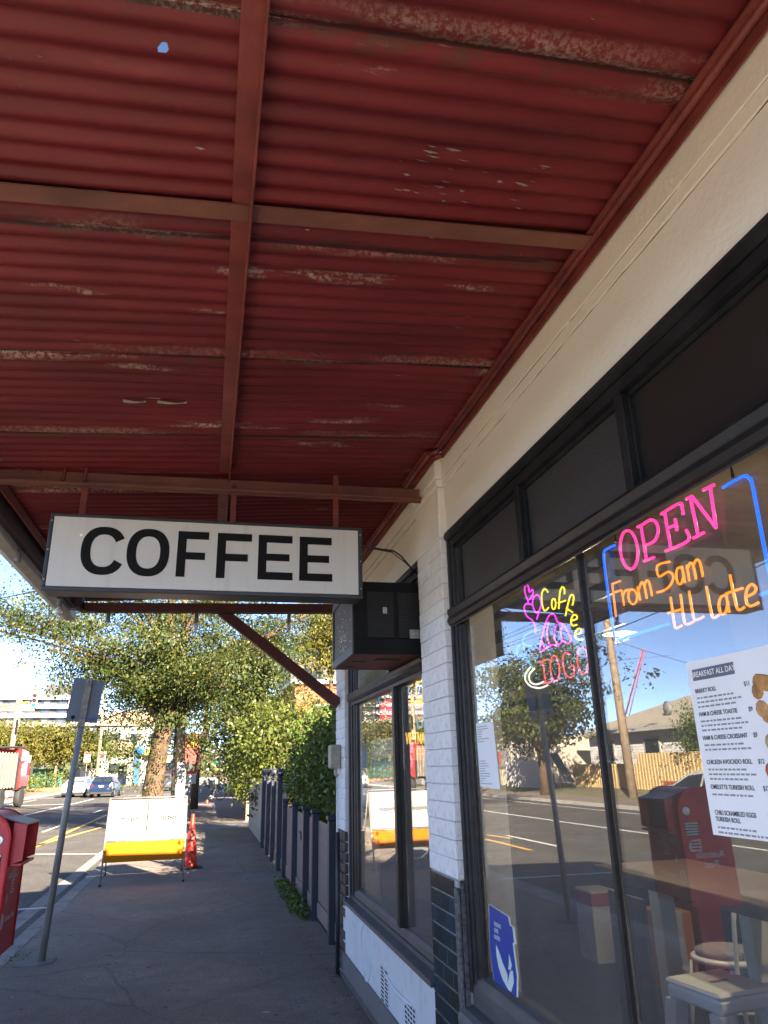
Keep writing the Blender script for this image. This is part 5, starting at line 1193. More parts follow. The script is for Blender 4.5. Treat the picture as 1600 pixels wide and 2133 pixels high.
tree('slender_street_tree', 'slender street tree standing in front of the distant barrier', (-.45,36.5,0), tl, lims, cl, .9, 110, .15, m_elm, m_bark, 5, .6)
# mass of trees behind the fences on the right
def bushy(name, label, x, y, h, w, mat, n=70, per=120, size=.14, group='garden trees on the right', seed=0, zlo=1.2):
    random.seed(seed+50)
    tl = [(0,0,-.1,.16),(0,0,h*.3,.13),(.1,0,h*.6,.09),(.1,0,h*.9,.04)]
    lims = [(random.uniform(-w,w)*.7,random.uniform(-w,w)*.6,random.uniform(max(h*.45,zlo+.3),h*.95),.06,2) for i in range(7)]
    cl = []
    for i in range(n):
        a = random.uniform(0,2*math.pi); zz = random.uniform(0,1); rr = (random.random()**.5)*w*(1-.55*abs(zz-.45)**1.3*1.4)
        cl.append((rr*math.cos(a), rr*math.sin(a)*.8, zlo+zz*(h-zlo)))
    return tree(name, label, (x,y,0), tl, lims, cl, .85, per, size, mat, m_bark, 4, .6, group)
bushy('garden_tree', 'tall olive-brown garden tree filling the view right of the elm', 1.75,27.5,6.6,1.35,m_elm,80,130,.13,seed=1)
bushy('garden_tree', 'rounded yellow-green garden tree just behind the pale sheet fence', 2.1,20.4,3.0,.95,m_creeper,50,110,.11,seed=2,zlo=.9)
bushy('garden_tree', 'garden tree overhanging the path beyond the driveway', 2.2,31.5,4.6,1.4,m_creeper,70,110,.14,seed=3,zlo=1.0)
bushy('garden_tree', 'garden tree farthest along the paling fence', 3.0,41.0,4.4,2.0,m_elm2,60,100,.17,seed=4,zlo=1.0)
bushy('garden_tree', 'upper garden tree rising behind the red brick flats corner', 5.2,33.0,9.0,1.9,m_elm2,60,120,.14,seed=5,zlo=6.3)
# dense glossy hedge over the low fence
hg = thing('garden_hedge', 'dense dark glossy hedge leaning over the low picket fence', 'hedge', (1.9,10.6,0))
random.seed(5); P = []; hc = []
for i in range(230):
    y = random.uniform(7.6,13.6); top = 2.42-.05*(y-7.6)-.25*random.random(); z = random.uniform(.9,top) ; x = 1.42+random.random()**1.6*1.0+.10*math.sin(y*3)+(.10 if z > 1.2 else .0)*0
    hc.append((x,y,z))
for c in hc:
    P.append(np.array(c)+RNG.normal(size=(190,3))*np.array([.13,.20,.16]))
P = np.concatenate(P); P = P[(P[:,0] > 1.30) & ((P[:,2] > 1.26) | (P[:,0] > 1.44))]
link('foliage', leaf_mesh('foliage', P-np.array([1.9,10.6,0]), .075, m_hedge, .5, .5), hg)
st_ = MB()
for i in range(14):
    y = 7.8+i*.42; st_.tube([(1.75,y,0),(1.72+random.uniform(-.1,.1),y+random.uniform(-.1,.1),1.0),(1.7,y+random.uniform(-.2,.2),1.9)], [.03,.02,.008], 6)
st_.build('stems', m_bark, hg)
tp = thing('lit_shrub', 'bright yellow-green shrub tips rising above the dark hedge', 'shrub', (2.9,15.0,0)); P = []
for i in range(60): P.append(np.array((random.gauss(2.7,.45),random.gauss(15.2,.8),random.uniform(1.2,2.7)))+RNG.normal(size=(130,3))*np.array([.18,.22,.16]))
link('foliage', leaf_mesh('foliage', np.concatenate(P)-np.array([2.9,15.0,0]), .09, m_creeper, .3, .5), tp); MB().tube([(2.75,15.2,0),(2.7,15.2,1.6),(2.6,15.1,2.6)], [.05,.035,.01], 6).build('stem', m_bark, tp)
cp = thing('creeper', 'pale creeper tumbling over the timber posts past the sheet fence', 'creeper', (1.5,25.6,0)); P = []
for i in range(70):
    y = random.uniform(23.6,30); P.append(np.array((1.55+random.gauss(0,.28),y,random.uniform(1.0,3.2)))+RNG.normal(size=(90,3))*np.array([.16,.2,.18]))
link('foliage', leaf_mesh('foliage', np.concatenate(P)-np.array([1.5,25.6,0]), .12, m_creeper, .5, .55), cp); MB().tube([(1.62,26.8,0),(1.55,26.6,1.6),(1.5,26.0,2.6)], [.05,.04,.02], 6).build('stem', m_bark, cp)
# weeds at the fence foot, fallen leaves, litter
P = []
for i in range(95):
    y = random.uniform(9.3,12.2); P.append(np.array((1.225-abs(random.gauss(0,.055)),y,.02+abs(random.gauss(0,.035))))+RNG.normal(size=(26,3))*np.array([.035,.05,.025]))
P = np.concatenate(P); P[:,2] = np.abs(P[:,2])+.005
tag(link('fence_weeds', leaf_mesh('fence_weeds', P, .038, m_hedge, -.3, .6)), 'low green weeds growing along the picket fence foot', 'weeds', kind='stuff')
P = RNG.normal(size=(150,3))*np.array([.05,.22,.003])+np.array([-1.66,8.55,.004]); P[:,2] = np.abs(P[:,2])
tag(link('kerb_moss', leaf_mesh('kerb_moss', P, .013, m_hedge, -.3, .6)), 'thin moss and grass in the joint beside the post footing', 'moss', kind='stuff')
m_dry = leaf_mat('dry_leaves', [(.22,.12,.05),(.30,.19,.09),(.16,.08,.035),(.36,.26,.14),(.42,.36,.26)], .1, .8)
def litter(name, label, pts, size, mat): 
    me = leaf_mesh(name, pts, size, mat, 0, .6, up=2.5); v = np.empty(len(me.vertices)*3, dtype=np.float32); me.vertices.foreach_get('co', v); v = v.reshape(-1,3); v[:,2] = np.clip(v[:,2]*.25, .003, .03); me.vertices.foreach_set('co', v.ravel()); me.update()
    return tag(link(name, me), label, 'leaves', kind='stuff')
a = np.stack([1.17-np.abs(RNG.normal(0,.10,420)), RNG.uniform(4.6,9.6,420), RNG.uniform(.005,.02,420)], 1); b = np.stack([1.2-np.abs(RNG.normal(0,.10,380)), RNG.uniform(12.4,17.5,380), RNG.uniform(.005,.02,380)], 1); c = np.stack([RNG.uniform(-1.6,1.2,420), RNG.uniform(2.5,24,420), np.full(420,.006)], 1)
litter('leaf_litter', 'dry brown leaf litter gathered along the fence and scattered on the path', np.concatenate([a,b,c]), .034, m_dry)
a = np.stack([RNG.normal(-.95,.42,900), RNG.normal(17.4,.55,900), RNG.uniform(.004,.02,900)], 1)
litter('leaf_drift', 'drift of orange fallen leaves behind the yellow barrier board', a, .05, m_dry)
m_white_spk = leaf_mat('pale_litter', [(.45,.43,.40),(.55,.52,.48),(.35,.33,.30)], 0, .8)
litter('pale_litter', 'tiny pale petals and grit speckling the dark footpath', np.stack([RNG.uniform(-1.6,1.2,1500), RNG.uniform(4,20,1500), np.full(1500,.005)], 1), .019, m_white_spk)
gum = MB()
for i in range(130):
    gx, gy, gr = random.uniform(-1.5,1.15), random.uniform(4.5,16), random.uniform(.008,.02)
    gum.lathe([(gr,.0008),(gr*.8,.0022),(.0,.0026)], (gx,gy,.0), 8)
tag(gum.build('gum_spots', M('trodden_gum', (.07,.065,.06), .8)), 'dark trodden gum spots dotted over the footpath', 'gum spots', kind='stuff')
litter('curled_leaves', 'a few curled brown leaves near the shop plinth', np.array([[.85,6.9,.01],[1.1,6.35,.02],[1.12,6.3,.015],[.95,5.9,.01],[1.05,7.6,.02],[.9,7.7,.01],[.55,6.1,.01],[1.08,5.5,.01],[.35,5.6,.01]]), .09, m_dry)
# trees on the far side of the road
for i, (x, y, h_, w, mt_, lb) in enumerate(((-15.0,84,6.6,2.8,m_elm2,'yellow-green street tree nearest the red truck across the road'),(-18.2,80,6.4,2.8,m_elm2,'yellow-green street tree left of the other behind the truck'),(-13.6,98,6.6,2.4,m_elm,'darker street tree in front of the apartment end'),(-22.5,88,7.0,3.2,m_elm2,'broad yellow-green tree at the left edge beneath the apartments'))):
    random.seed(90+i)
    tl = [(0,0,-.1,.17),(0,0,1.8,.13),(.15,0,3.2,.10),(.2,0,5.5,.05)]
    lims = [(random.uniform(-w,w)*.7,random.uniform(-1,1),random.uniform(3.4,h_*.9),.07,2) for k in range(7)]
    cl = [(random.gauss(0,w*.48),random.gauss(0,w*.4),2.9+random.random()*(h_-3.2)) for k in range(70)]
    tree('street_tree', lb, (x,y,0), tl, lims, cl, 1.3, 75, .26, mt_, m_barkpale, 4, .8, 'street trees across the road')
P = []
for i in range(420):
    x = random.uniform(-60,30); y = random.uniform(170,230); P.append(np.array((x,y,random.uniform(0,7.5)))+RNG.normal(size=(16,3))*np.array([1.6,1.6,1.1]))
tag(link('distant_trees', leaf_mesh('distant_trees', np.concatenate(P), 1.3, m_farleaf, 0, .7)), 'band of distant trees closing the street', 'trees', kind='stuff')
P = []
for i in range(60):
    x = random.uniform(-16.5,-14.2); y = random.uniform(63,90); P.append(np.array((x,y,random.uniform(.2,1.7)))+RNG.normal(size=(60,3))*np.array([.4,.5,.3]))
tag(link('roadside_bushes', leaf_mesh('roadside_bushes', np.concatenate(P), .2, m_creeper, 0, .6)), 'low green bushes along the far footpath behind the truck', 'bushes', kind='stuff')
random.seed(11)

# ============================================================ vehicles
m_tyre = M('tyre_rubber', (.018,.018,.018), .8, bs=.4, bscale=60); m_rim = M('alloy_rim', (.42,.42,.42), .35, metal=.7); m_carglass, N, L, B = new_mat('car_glass'); B.inputs['Base Color'].default_value = (.018,.022,.026,1); B.inputs['Roughness'].default_value = .06
m_taill = M('tail_light_red', (.45,.015,.02), .2); m_plate = M('number_plate', (.6,.6,.58), .5); m_trim = M('black_trim', (.02,.02,.02), .6)
def paint(name, c):
    m, N, L, B = new_mat(name); B.inputs['Base Color'].default_value = (*c,1); B.inputs['Roughness'].default_value = .3; B.inputs['Coat Weight'].default_value = .6; B.inputs['Coat Roughness'].default_value = .06; return m
def car(label, pnt, loc, rz=0.0, L_=4.15, hgt=1.47, hatch=True, group='cars on the road'):
    """front towards +Y"""
    t = thing('car', label, 'car', loc, R_(rz), group); h = L_/2; W = .86
    if hatch: prof = [(-h,.34),(-h-.01,.62),(-h+.06,.92),(-h+.22,1.05),(-h+.55,hgt-.06),(-h+.95,hgt),(-h+1.7,hgt-.01),(-h+2.15,hgt-.10),(-h+2.95,.98),(h-.75,.88),(h-.18,.72),(h,.52),(h-.02,.30),(h-.3,.24),(-h+.3,.24)]
    else: prof = [(-h,.36),(-h-.01,.66),(-h+.05,.98),(-h+.62,1.03),(-h+1.35,hgt-.05),(-h+1.8,hgt),(-h+2.4,hgt-.01),(-h+2.8,hgt-.12),(-h+3.5,.98),(h-.75,.88),(h-.18,.72),(h,.52),(h-.02,.30),(h-.3,.24),(-h+.3,.24)]
    def hw(z): return W-.02-(.0 if z < .9 else (z-.9)*.42)-(.05 if z < .3 else 0)
    n = len(prof); V = [(-hw(z),y,z) for y, z in prof]+[(hw(z),y,z) for y, z in prof]
    body = MB().add(V, [tuple(range(n)), tuple(range(n, 2*n))[::-1]]+[(i, n+i, n+(i+1) % n, (i+1) % n) for i in range(n)]).build('body', pnt, t, False)
    bm_ = body.modifiers.new('soft', 'BEVEL'); bm_.width = .045; bm_.segments = 2; bm_.limit_method = 'ANGLE'; bm_.angle_limit = R_(35)
    def sideglass(pts):
        for sx in (-1,1): MB().add([(sx*(hw(z)+.004),y,z) for y, z in pts], [tuple(range(len(pts)))]).build('side_window', m_carglass, t, False)
    r0, r1 = ((-h+.55, -h+2.1) if hatch else (-h+1.3, -h+2.75))
    if hatch: sideglass([(-h+.52,1.10),(-h+.80,hgt-.12),(-h+1.40,hgt-.09),(-h+1.42,1.04)]); sideglass([(-h+1.50,1.03),(-h+1.48,hgt-.09),(-h+2.05,hgt-.14),(-h+2.75,1.01)])
    else: sideglass([(-h+.95,1.08),(-h+1.42,hgt-.12),(-h+1.95,hgt-.09),(-h+1.98,1.04)]); sideglass([(-h+2.06,1.03),(-h+2.04,hgt-.09),(-h+2.65,hgt-.14),(-h+3.3,1.01)])
    ya, za, yb, zb = (-h+.245,1.09,-h+.535,hgt-.10) if hatch else (-h+.72,1.075,-h+1.30,hgt-.09)
    MB().add([(-hw(za)+.10,ya-.018,za),(hw(za)-.10,ya-.018,za),(hw(zb)-.09,yb-.018,zb),(-hw(zb)+.09,yb-.018,zb)], [(0,1,2,3)]).build('rear_window', m_carglass, t, False)
    yc, zc, yd, zd = (-h+2.22,hgt-.14,-h+2.90,1.02) if hatch else (-h+2.87,hgt-.16,-h+3.45,1.02)
    MB().add([(-hw(zc)+.09,yc+.03,zc),(hw(zc)-.09,yc+.03,zc),(hw(zd)-.10,yd+.03,zd),(-hw(zd)+.10,yd+.03,zd)], [(3,2,1,0)]).build('windscreen', m_carglass, t, False)
    for sx in (-1,1):
        MB().add([(sx*.80,-h+.02,.72),(sx*.60,-h-.022,.74),(sx*.58,-h+.012,.90),(sx*.76,-h+.10,1.02),(sx*.84,-h+.22,1.00),(sx*.85,-h+.34,.86)], [(0,1,2,3,4,5)]).build('tail_light', m_taill, t, False)
        MB().box(sx*.86 if sx < 0 else .86, sx*1.0, h-1.52,h-1.44,.98,1.10,.02).build('wing_mirror', pnt, t, False)
        for yy in (-h+.78, h-.82):
            w_ = MB().lathe([(.20,-.09),(.29,-.095),(.315,-.07),(.315,.07),(.29,.095),(.20,.09)], (sx*(W-.10),yy,.315), 22, 'x').build('wheel', m_tyre, t, False)
            MB().lathe([(.0,-.10),(.06,-.10),(.19,-.085),(.20,-.09),(.20,.09),(.19,.085),(.06,.10),(.0,.10)], (sx*(W-.10),yy,.315), 16, 'x').build('rim', m_rim, w_, False)
            MB().lathe([(.0,0),(.365,0)], (sx*(hw(.5)+.003),yy,.33), 22, 'x').build('wheel_arch', m_trim, t, False)
        MB().add([(sx*.52,h-.10,.74),(sx*.80,h-.26,.76),(sx*.80,h-.24,.64),(sx*.52,h-.02,.60)], [(0,1,2,3)]).build('headlight', m_plate, t, False)
    MB().box(-.18,.18,-h-.030,-h-.022,.74,.85).build('number_plate', m_plate, t, False); MB().box(-.78,.78,-h-.03,-h+.2,.26,.40,.02).build('rear_bumper', m_trim, t, False)
    return t
p_white = paint('white_car_paint', (.42,.42,.41)); p_navy = paint('navy_car_paint', (.005,.014,.045)); p_grey = paint('dark_grey_car_paint', (.05,.055,.06)); p_red = paint('truck_red', (.60,.022,.018))
car('white sedan seen from behind on the far carriageway', p_white, (-9.6,64.5,-.10), -3, 4.7, 1.46, False); car('dark blue hatchback seen from behind right of the white sedan', p_navy, (-7.35,62.5,-.10), -4)
car('dark car far down the street behind the elm trunk', p_grey, (-3.9,76,-.10), 180); car('white hatchback passing on the far lane, mirrored in the cafe window', p_white, (-10.1,17.3,-.10), 0, 4.0)
# red works truck
tk = thing('works_truck', 'red heavy works truck with white ribbed tank at the left edge', 'truck', (-11.35,46.0,-.10), R_(-3))
m_tank = M('dirty_white_tank', (.22,.19,.15), .6, var=.25, vscale=2.5, dirt=.35)
MB().box(-1.15,1.15,.7,2.6,.95,2.45,.12).build('cab', p_red, tk, False); MB().prism([(.72,2.46),(2.45,2.46),(2.1,3.0),(.75,3.12)], 'x', -1.1, 1.1).build('cab_roof', p_red, tk, False)
MB().box(1.152,1.16,1.25,2.1,1.75,2.42,.003).build('side_window', m_carglass, tk, False); MB().box(-.9,.9,2.602,2.61,1.6,2.4).build('windscreen', m_carglass, tk, False)
MB().box(.75,1.10,.15,.62,.9,2.7,.05).build('air_intake', m_trim, tk, False); MB().box(1.17,1.32,2.5,2.62,1.7,2.4,.02).build('wing_mirror', m_trim, tk, False)
MB().box(-.45,.45,-4.6,.7,.70,.95,.01).build('chassis', p_red, tk, False)
MB().box(-1.12,1.05,-4.4,.1,1.05,2.85,.06).build('body', m_tank, tk, False)
for k in range(9): MB().box(1.052,1.11,-4.3+k*.53,-4.3+k*.53+.12,1.05,2.9,.02).build('body_rib', m_tank, tk, False)
for k in range(5): MB().box(-1.05+k*.5,-1.05+k*.5+.12,-4.46,-4.402,1.05,2.9,.02).build('body_rib', m_tank, tk, False)
MB().box(-1.1,1.0,-.1,2.0,3.18,3.26,.02).build('roof_rack', m_steelplate, tk, False)
for yy in (1.7,-1.9,-3.2):
    for sx in (-1,1):
        w_ = MB().lathe([(.30,-.15),(.48,-.16),(.53,-.11),(.53,.11),(.48,.16),(.30,.15)], (sx*.98,yy,.53), 24, 'x').build('wheel', m_tyre, tk, False)
        MB().lathe([(.0,-.10),(.10,-.12),(.12,-.06),(.29,-.09),(.31,-.15),(.31,.15),(.29,.09),(.12,.06),(.10,.12),(.0,.10)], (sx*.98,yy,.53), 18, 'x').build('rim', M('rusty_rim', (.36,.26,.16), .7, var=.3, vscale=12), w_, False)
MB().box(.86,1.16,1.05,2.35,1.0,1.18,.04).build('mudguard', m_trim, tk, False); MB().box(.5,1.05,-.6,.5,.55,.95,.06).build('fuel_tank', m_rim, tk, False)
MB().box(-1.1,1.1,-4.75,-4.62,.55,.75,.02).build('rear_bumper', p_red, tk, False)
for x, z in ((.9,1.05),(.9,1.45),(-.9,1.2)): MB().tube([(x,-4.6,.6),(x,-4.6,z+.4)], .035, 6).build('ladder_rail', p_red, tk, False)
for z in (.85,1.15,1.45): MB().tube([(.55,-4.6,z),(.95,-4.6,z)], .03, 6).build('ladder_rung', p_red, tk, False)
# parked bicycle half hidden by the creeper
bk = thing('bicycle', 'dark bicycle parked against the creeper far along the footpath', 'bicycle', (1.35,45.5,0), R_(62)); m_bk = M('black_bike', (.02,.02,.022), .4)
for y in (-.52,.52):
    w_ = MB().tube([(0,y+.33*math.cos(t),.34+.33*math.sin(t)) for t in np.linspace(0,2*math.pi,26)[:-1]], .02, 6, closed=True).build('wheel', m_tyre, bk, False)
    sp_ = MB()
    for k in range(10): t = k*math.pi/5; sp_.tube([(0,y,.34),(0,y+.32*math.cos(t),.34+.32*math.sin(t))], .003, 4)
    sp_.build('spokes', m_rim, w_, False)
MB().tube([(0,-.52,.34),(0,-.05,.32),(0,.36,.78),(0,-.18,.80),(0,-.52,.34)], .016, 6).tube([(0,-.05,.32),(0,-.20,.88)], .016, 6).tube([(0,.52,.34),(0,.34,.95)], .016, 6).build('frame', m_bk, bk, False)
MB().box(-.07,.07,-.32,-.08,.88,.93,.02).build('saddle', m_bk, bk, False); MB().tube([(-.28,.28,.98),(-.1,.34,1.0),(.1,.34,1.0),(.28,.28,.98)], .012, 6).build('handlebar', m_bk, bk, False); MB().box(-.24,.24,-.78,-.30,.62,1.05,.05).build('pannier', m_bk, bk, False)

# ============================================================ buildings far and across the road
m_apw = M('white_balcony_render', (.27,.27,.272), .7, var=.04, vscale=.4); m_apg = M('grey_cladding', (.06,.062,.068), .6, var=.15, vscale=.4); m_apglass = M('balcony_glass', (.05,.065,.08), .12, var=.5, vscale=.35, col2=(.11,.13,.15)); m_apdk = M('dark_recess', (.07,.075,.085), .7)
def apartment(name, label, x0, x1, y, floors, fh, z0=0.0, depth=14, dx=4.2, top=None):
    t = thing(name, label, 'building', ((x0+x1)/2, y, 0), group='apartment blocks'); W_ = x1-x0
    MB().box(-W_/2,W_/2,1.6,depth,z0,floors*fh+.6).build('wall', m_apg, t, False)
    gm = MB().box(-dx*.30,dx*.30,0,.06,0,fh*.60).mesh('window', m_apglass); pm_ = MB().box(-.25,.25,0,.9,0,fh*.62).mesh('fin', m_apw); dk = MB().box(-dx*.16,dx*.16,0,.04,0,fh*.55).mesh('blind', m_apw)
    for k in range(floors):
        z = z0+k*fh; b = MB().prism([(-W_/2-.3,z+fh*.60),(W_/2+.3,z+fh*.60),(W_/2+.3,z+fh*1.02),(W_/2*.35,z+fh*1.06),(-W_/2*.2,z+fh*1.0),(-W_/2-.3,z+fh*1.05)], 'y', 0, 1.5).build('balcony_band', m_apw, t, False)
        i = 0; xx = -W_/2+dx*.5
        while xx < W_/2-dx*.3:
            link('window', gm, t, (xx+random.uniform(-.3,.3),1.52,z+.05))
            if random.random() < .5: link('blind', dk, t, (xx+random.uniform(-.8,.8),1.47,z+.1))
            if i % 3 == 2: link('fin', pm_, t, (xx+dx*.5,.55,z))
            xx += dx; i += 1
    if top: MB().box(*top).build('plant_room', m_apg, t, False)
    return t
apartment('apartment_block', 'long white apartment block with banded balconies behind the street trees', -95,-47,280,9,3.05,dx=5.2,top=(14,22,3,10,28.2,31.5))
apartment('apartment_block', 'grey-white apartment block right of the banded one', -46,-20,276,7,3.05,dx=4.2)
m_brickred = M('orange_red_brick', (.36,.10,.045), .85, var=.25, vscale=3, bs=.4, bscale=30); m_rooftile = M('faded_tan_tiles', (.26,.185,.12), .8, var=.25, vscale=4)
bf = thing('brick_flats', 'orange-red brick flats glimpsed right of the diagonal brace', 'building', (10,44,0))
MB().box(4.9,16,44,56,0,6.35).build('wall', m_brickred, bf); MB().box(4.6,16.3,43.7,56.3,6.35,6.6,.02).build('eave', m_white, bf)
bmesh_ = MB().box(0,.43,0,.03,0,.16,.01).mesh('brick', m_brickred)
for r in range(9):
    for c in range(6): link('brick', bmesh_, bf, Vector((5.0+c*.46+(r % 2)*.23,43.972,4.75+r*.178))-bf.location)
for x in (6.0,8.6): f_ = MB().box(x,x+1.3,43.93,43.99,4.0,5.2).build('window', m_white, bf); MB().box(x+.08,x+.60,43.92,43.929,4.1,5.12).box(x+.70,x+1.22,43.92,43.929,4.1,5.12).build('pane', m_carglass, f_)
gb = thing('grey_block', 'pale grey block rising behind the brick flats', 'building', (12,62,0)); MB().box(6.5,22,62,76,0,10.6).build('wall', m_apg, gb); 
for x in (7.5,10.5,13.5): MB().box(x,x+1.8,61.9,61.99,8.2,9.6).build('window', m_carglass, gb)
cs_ = thing('corner_shop', 'low shop with red fascia across the side street', 'building', (7,68,0)); MB().box(2.6,14,66,78,0,4.2).build('wall', m_white, cs_); MB().box(2.5,14,65.6,65.99,2.8,3.7,.01).build('fascia', M('red_fascia', (.45,.05,.02), .6), cs_); MB().box(3.2,5.8,65.93,65.99,.4,2.6).box(6.6,9.2,65.93,65.99,.4,2.6).build('shop_window', m_carglass, cs_)
ms = thing('pylon_sign', 'distant red and yellow pylon sign beyond the footpath trees', 'sign', (-2.0,90,0)); MB().box(-2.5,-.9,90,90.3,2.4,5.6,.02).build('panel', M('maroon_panel', (.22,.03,.02), .6), ms); MB().box(-2.2,-1.2,89.95,89.99,4.2,5.0).build('yellow_mark', M('signal_yellow', (.75,.42,.02), .5), ms); MB().box(-1.9,-1.5,90.05,90.25,0,2.39).build('post', m_steelplate, ms)
dv = thing('delivery_truck', 'distant red and white truck beyond the elm trunk', 'truck', (-3.6,96,-.10)); MB().box(-4.7,-2.5,96,101,.9,3.4,.05).build('box', p_white, dv); MB().box(-4.7,-2.5,94.2,95.9,.6,2.6,.15).build('cab', p_red, dv); MB().box(-4.5,-2.7,94.15,94.2,1.6,2.4).build('windscreen', m_carglass, dv)
for x in (-4.5,-2.9): MB().lathe([(.0,-.12),(.42,-.12),(.42,.12),(.0,.12)], (x+.1,95.2,.42), 16, 'x').build('wheel', m_tyre, dv)
# low garage and shops at the far end, left
gr = thing('white_garage', 'low cream garage with dark slot windows beyond the blue hatchback', 'building', (-12.6,104,0))
MB().box(-16.5,-9.6,104,112,0,3.9).build('wall', m_bwhite, gr); MB().box(-15.6,-12.6,103.9,103.99,.1,2.8).build('roller_door', M('cream_roller', (.55,.50,.42), .6), gr); MB().box(-15.0,-13.0,103.85,103.89,2.2,2.55).box(-12.2,-10.4,103.9,103.99,1.6,2.7).build('window', m_carglass, gr); MB().prism([(-17.0,3.9),(-9.2,3.9),(-10.5,5.6),(-15.5,5.6)], 'y', 103.6, 112.4).build('roof', m_rooftile, gr)
bh = thing('yellow_trim_house', 'pale two-storey house with yellow balcony trim behind the garage', 'building', (-11,122,0)); MB().box(-16,-6.5,122,132,0,8.4).build('wall', m_apw, bh); MB().box(-15,-7,120.6,121.99,4.0,4.9,.02).build('balcony', M('yellow_trim', (.58,.40,.08), .6), bh); MB().prism([(-16.6,8.4),(-5.9,8.4),(-8.5,10.6),(-14,10.6)], 'y', 121.6, 132.4).build('roof', m_rooftile, bh)
for x in (-14.5,-11.5,-8.8): MB().box(x,x+1.4,121.9,121.99,5.4,7.2).build('window', m_carglass, bh)
bf2 = thing('blue_banner_frame', 'bright blue upright banner beside the far garage', 'banner', (-8.6,100,0)); MB().box(-8.9,-8.0,100,100.1,.2,4.6,.01).build('panel', M('banner_blue', (.015,.07,.12), .6), bf2); MB().box(-8.98,-8.905,100,100.1,0,4.8).box(-7.995,-7.92,100,100.1,0,4.8).build('frame', m_white, bf2)
gf = thing('green_sheet_fence', 'teal green sheet fence behind the far street trees', 'fence', (-17.4,86,0)); m_teal = M('teal_sheet', (.045,.20,.165), .5)
for k in range(26): MB().box(-19.6+k*.19,-19.6+k*.19+.15,86,86.03,.1,2.1,.01).build('sheet_rib', m_teal, gf)
MB().box(-19.7,-14.6,86.04,86.1,.1,2.15).build('backing', m_teal, gf)
sw = thing('low_brick_wall', 'low red brick wall edging the far footpath', 'wall', (-15.5,82,0)); MB().box(-20,-13.4,81.6,81.9,0,.35,.01).build('wall', m_brickred, sw)

# ---- across the road (seen in the cafe windows)
m_tansheet = M('tan_sheet_fence', (.50,.36,.17), .5, var=.05); m_weatherb = M('white_weatherboard', (.68,.67,.66), .65, var=.05); m_tinroof = M('tan_tin_roof', (.42,.37,.29), .55, var=.06)
tf = thing('tan_sheet_fence', 'tan ribbed sheet fence across the road in front of the white house', 'fence', (-17.6,30,.3))
rb = MB().prism([(0,0),(-.03,.03),(-.03,.12),(0,.15),(0,.25),(.004,.25),(.004,.152),(-.026,.122),(-.026,.028),(.004,-.002)], 'z', 0, 1.62).mesh('sheet_rib', m_tansheet)
y = 20.0
while y < 40.0:
    zt = 1.62-(.45 if y > 33 else 0); link('sheet_rib', rb, tf, Vector((-17.62,y,.30))-tf.location, (0,0,R_(180)), (1,1,zt/1.62)); y += .25
lw = thing('low_brick_wall', 'low red brick garden wall at the foot of the tan fence across the road', 'wall', (-17.3,26,.2)); bmr = MB().box(0,.11,0,.225,0,.072,.006).mesh('brick', m_brickred)
MB().box(-17.40,-17.26,21,30.5,.1,.70).build('core', m_mortar, lw)
for r in range(6):
    y = 21.0+(r % 2)*.115
    while y < 30.3: link('brick', bmr, lw, Vector((-17.25,y,.25+r*.08))-lw.location); y += .235
hs = thing('weatherboard_house', 'white weatherboard house with tan tin roof across the road', 'building', (-26,38,.3))
MB().box(-31,-21.4,31.5,44.5,.2,3.3).build('wall', m_weatherb, hs); wbm = MB().prism([(0,0),(.025,0),(.008,.155),(0,.155)], 'y', 0, 13.0).mesh('weatherboard', m_weatherb)
for k in range(18): link('weatherboard', wbm, hs, Vector((-21.4,31.5,.45+k*.158))-hs.location)
rf = MB().add([(-31.6,30.8,3.3),(-20.8,30.8,3.3),(-20.8,45.2,3.3),(-31.6,45.2,3.3),(-26.2,35.5,5.3),(-26.2,40.5,5.3)], [(0,1,4),(1,2,5,4),(2,3,5),(3,0,4,5),(3,2,1,0)]).build('roof', m_tinroof, hs)
MB().box(-20.95,-20.78,30.8,45.2,3.12,3.30,.01).build('eave', m_white, hs)
for y in (33.0,36.6,41.4): f_ = MB().box(-21.38,-21.30,y,y+1.5,1.5,2.8).build('window', m_white, hs); MB().box(-21.295,-21.285,y+.1,y+1.4,1.6,2.7).build('pane', m_carglass, f_)
sd = thing('satellite_dish', 'grey satellite dish on the tan roof across the road', 'satellite dish', (-22.6,37.2,3.9)); MB().lathe([(.0,.10),(.2,.08),(.42,.0),(.43,.0),(.2,.09),(.0,.115)], (-22.5,37.2,4.30), 18, 'x').build('dish', m_siggrey, sd); MB().tube([(-22.6,37.2,3.7),(-22.6,37.2,4.3)], .03, 6).build('mast', m_steelplate, sd); MB().tube([(-22.45,37.2,4.2),(-22.1,37.2,4.3)], .012, 5).build('feed_arm', m_steelplate, sd)
wfe = thing('white_paling_fence', 'white paling fence farther along across the road', 'fence', (-16.4,44,.2)); pmw = MB().box(0,.02,0,.13,0,1.5,.004).mesh('paling', m_weatherb); y = 40.2
while y < 46.6: link('paling', pmw, wfe, Vector((-16.4,y,.2))-wfe.location); y += .15
sl_ = thing('playground_slide', 'pale plastic slide in a yard across the road', 'slide', (-17.0,39.8,.3)); MB().add([(-17.2,40.6,2.0),(-16.7,40.6,2.0),(-16.7,38.8,.45),(-17.2,38.8,.45),(-17.2,40.6,2.1),(-16.7,40.6,2.1),(-16.7,38.8,.55),(-17.2,38.8,.55)], [(0,1,2,3),(7,6,5,4),(0,4,5,1),(1,5,6,2),(2,6,7,3),(3,7,4,0)]).build('chute', m_alu, sl_)
for x in (-17.2,-16.7): MB().tube([(x,40.6,.2),(x,40.6,2.7)], .04, 6).tube([(x,41.4,.2),(x,41.4,2.7)], .04, 6).build('leg', m_white, sl_)
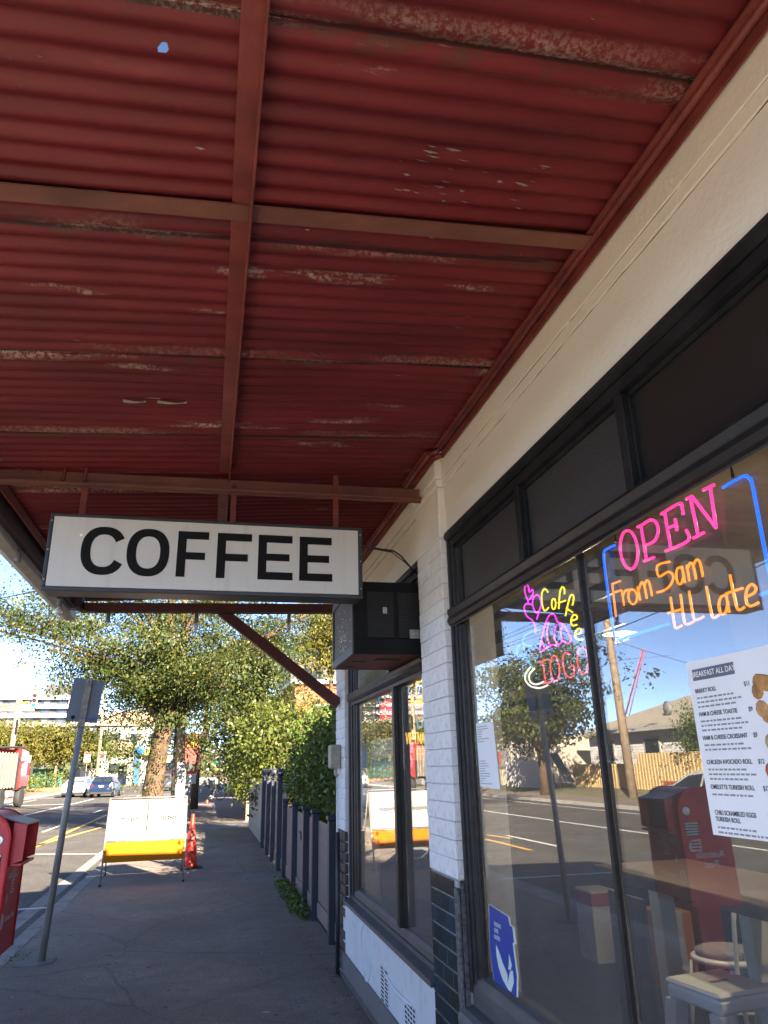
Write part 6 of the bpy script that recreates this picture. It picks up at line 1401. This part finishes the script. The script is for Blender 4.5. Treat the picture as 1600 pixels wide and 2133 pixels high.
MB().box(-17.2,-16.7,40.62,41.4,1.9,1.98).build('deck', m_weather, sl_)
ps_ = thing('cream_shop', 'low cream shop with a sign ending BING, mirrored in the cafe window', 'building', (-19,53,.2)); MB().box(-26,-17.0,47,60,.1,3.3).build('wall', M('cream_shop_wall', (.55,.47,.36), .7), ps_); MB().box(-16.99,-16.9,47.2,56,1.35,2.45,.01).build('sign_board', m_bwhite, ps_)
text_obj('lettering', 'BIN', 1.05, m_signred, ps_, (-16.88,49.3,1.92), FACE_SHOP, .005, .02); text_obj('lettering', 'G', 1.05, m_bluegrey, ps_, (-16.88,50.95,1.92), FACE_SHOP, .005, .02)
tree('elm_tree', 'dark elm across the road mirrored behind the sign post in the window', (-14.4,36.6,.05), [(0,0,-.1,.30),(0,0,1.2,.24),(.1,0,2.2,.22),(.1,0,4.2,.12)], [(random.uniform(-2,2),random.uniform(-4.6,4.6),random.uniform(3.2,6.6),.09,2) for k in range(12)], [(random.gauss(0,1.3),random.gauss(0,2.7),random.uniform(2.9,7.0)) for k in range(110)], 1.0, 110, .20, m_elm, m_bark, 5, .7)
bushy('garden_tree', 'clipped green tree right of the white house across the road', -18.6,28.4,3.6,.75,m_hedge,30,80,.13,group='garden trees across the road',seed=31,zlo=1.6)
bushy('garden_tree', 'dark tree behind the white house roof across the road', -33,33,7.5,3.0,m_farleaf,45,70,.4,group='garden trees across the road',seed=32,zlo=2)
bushy('garden_tree', 'yellow-green tree behind the cream shop across the road', -23.5,62,6.0,2.4,m_elm2,50,80,.25,group='garden trees across the road',seed=33,zlo=2)
ck = thing('tower_crane', 'distant red and white lattice crane jib above the roofs across the road', 'crane', (-60,105,0)); m_cr = M('crane_red', (.55,.08,.07), .6)
cb_ = MB(); a, b = Vector((-60,105,6)), Vector((-60,96.4,17.2)); d = (b-a)
for s_ in ((-.45,0),(.45,0),(0,.45)): cb_.tube([a+Vector((s_[0],s_[1],0)), b+Vector((s_[0]*.4,s_[1]*.4,0))], .07, 4)
for k in range(26):
    p, q_ = a+d*(k/26), a+d*((k+1)/26); w = .45*(1-.5*k/26); cb_.tube([p+Vector((-w,0,0)), q_+Vector((w,0,0))], .04, 4); cb_.tube([p+Vector((w,0,0)), q_+Vector((0,w,0))], .04, 4)
cb_.build('jib', m_cr, ck); MB().tube([(-60,105,0),(-60,105,6.5)], .6, 6).build('mast', m_cr, ck)
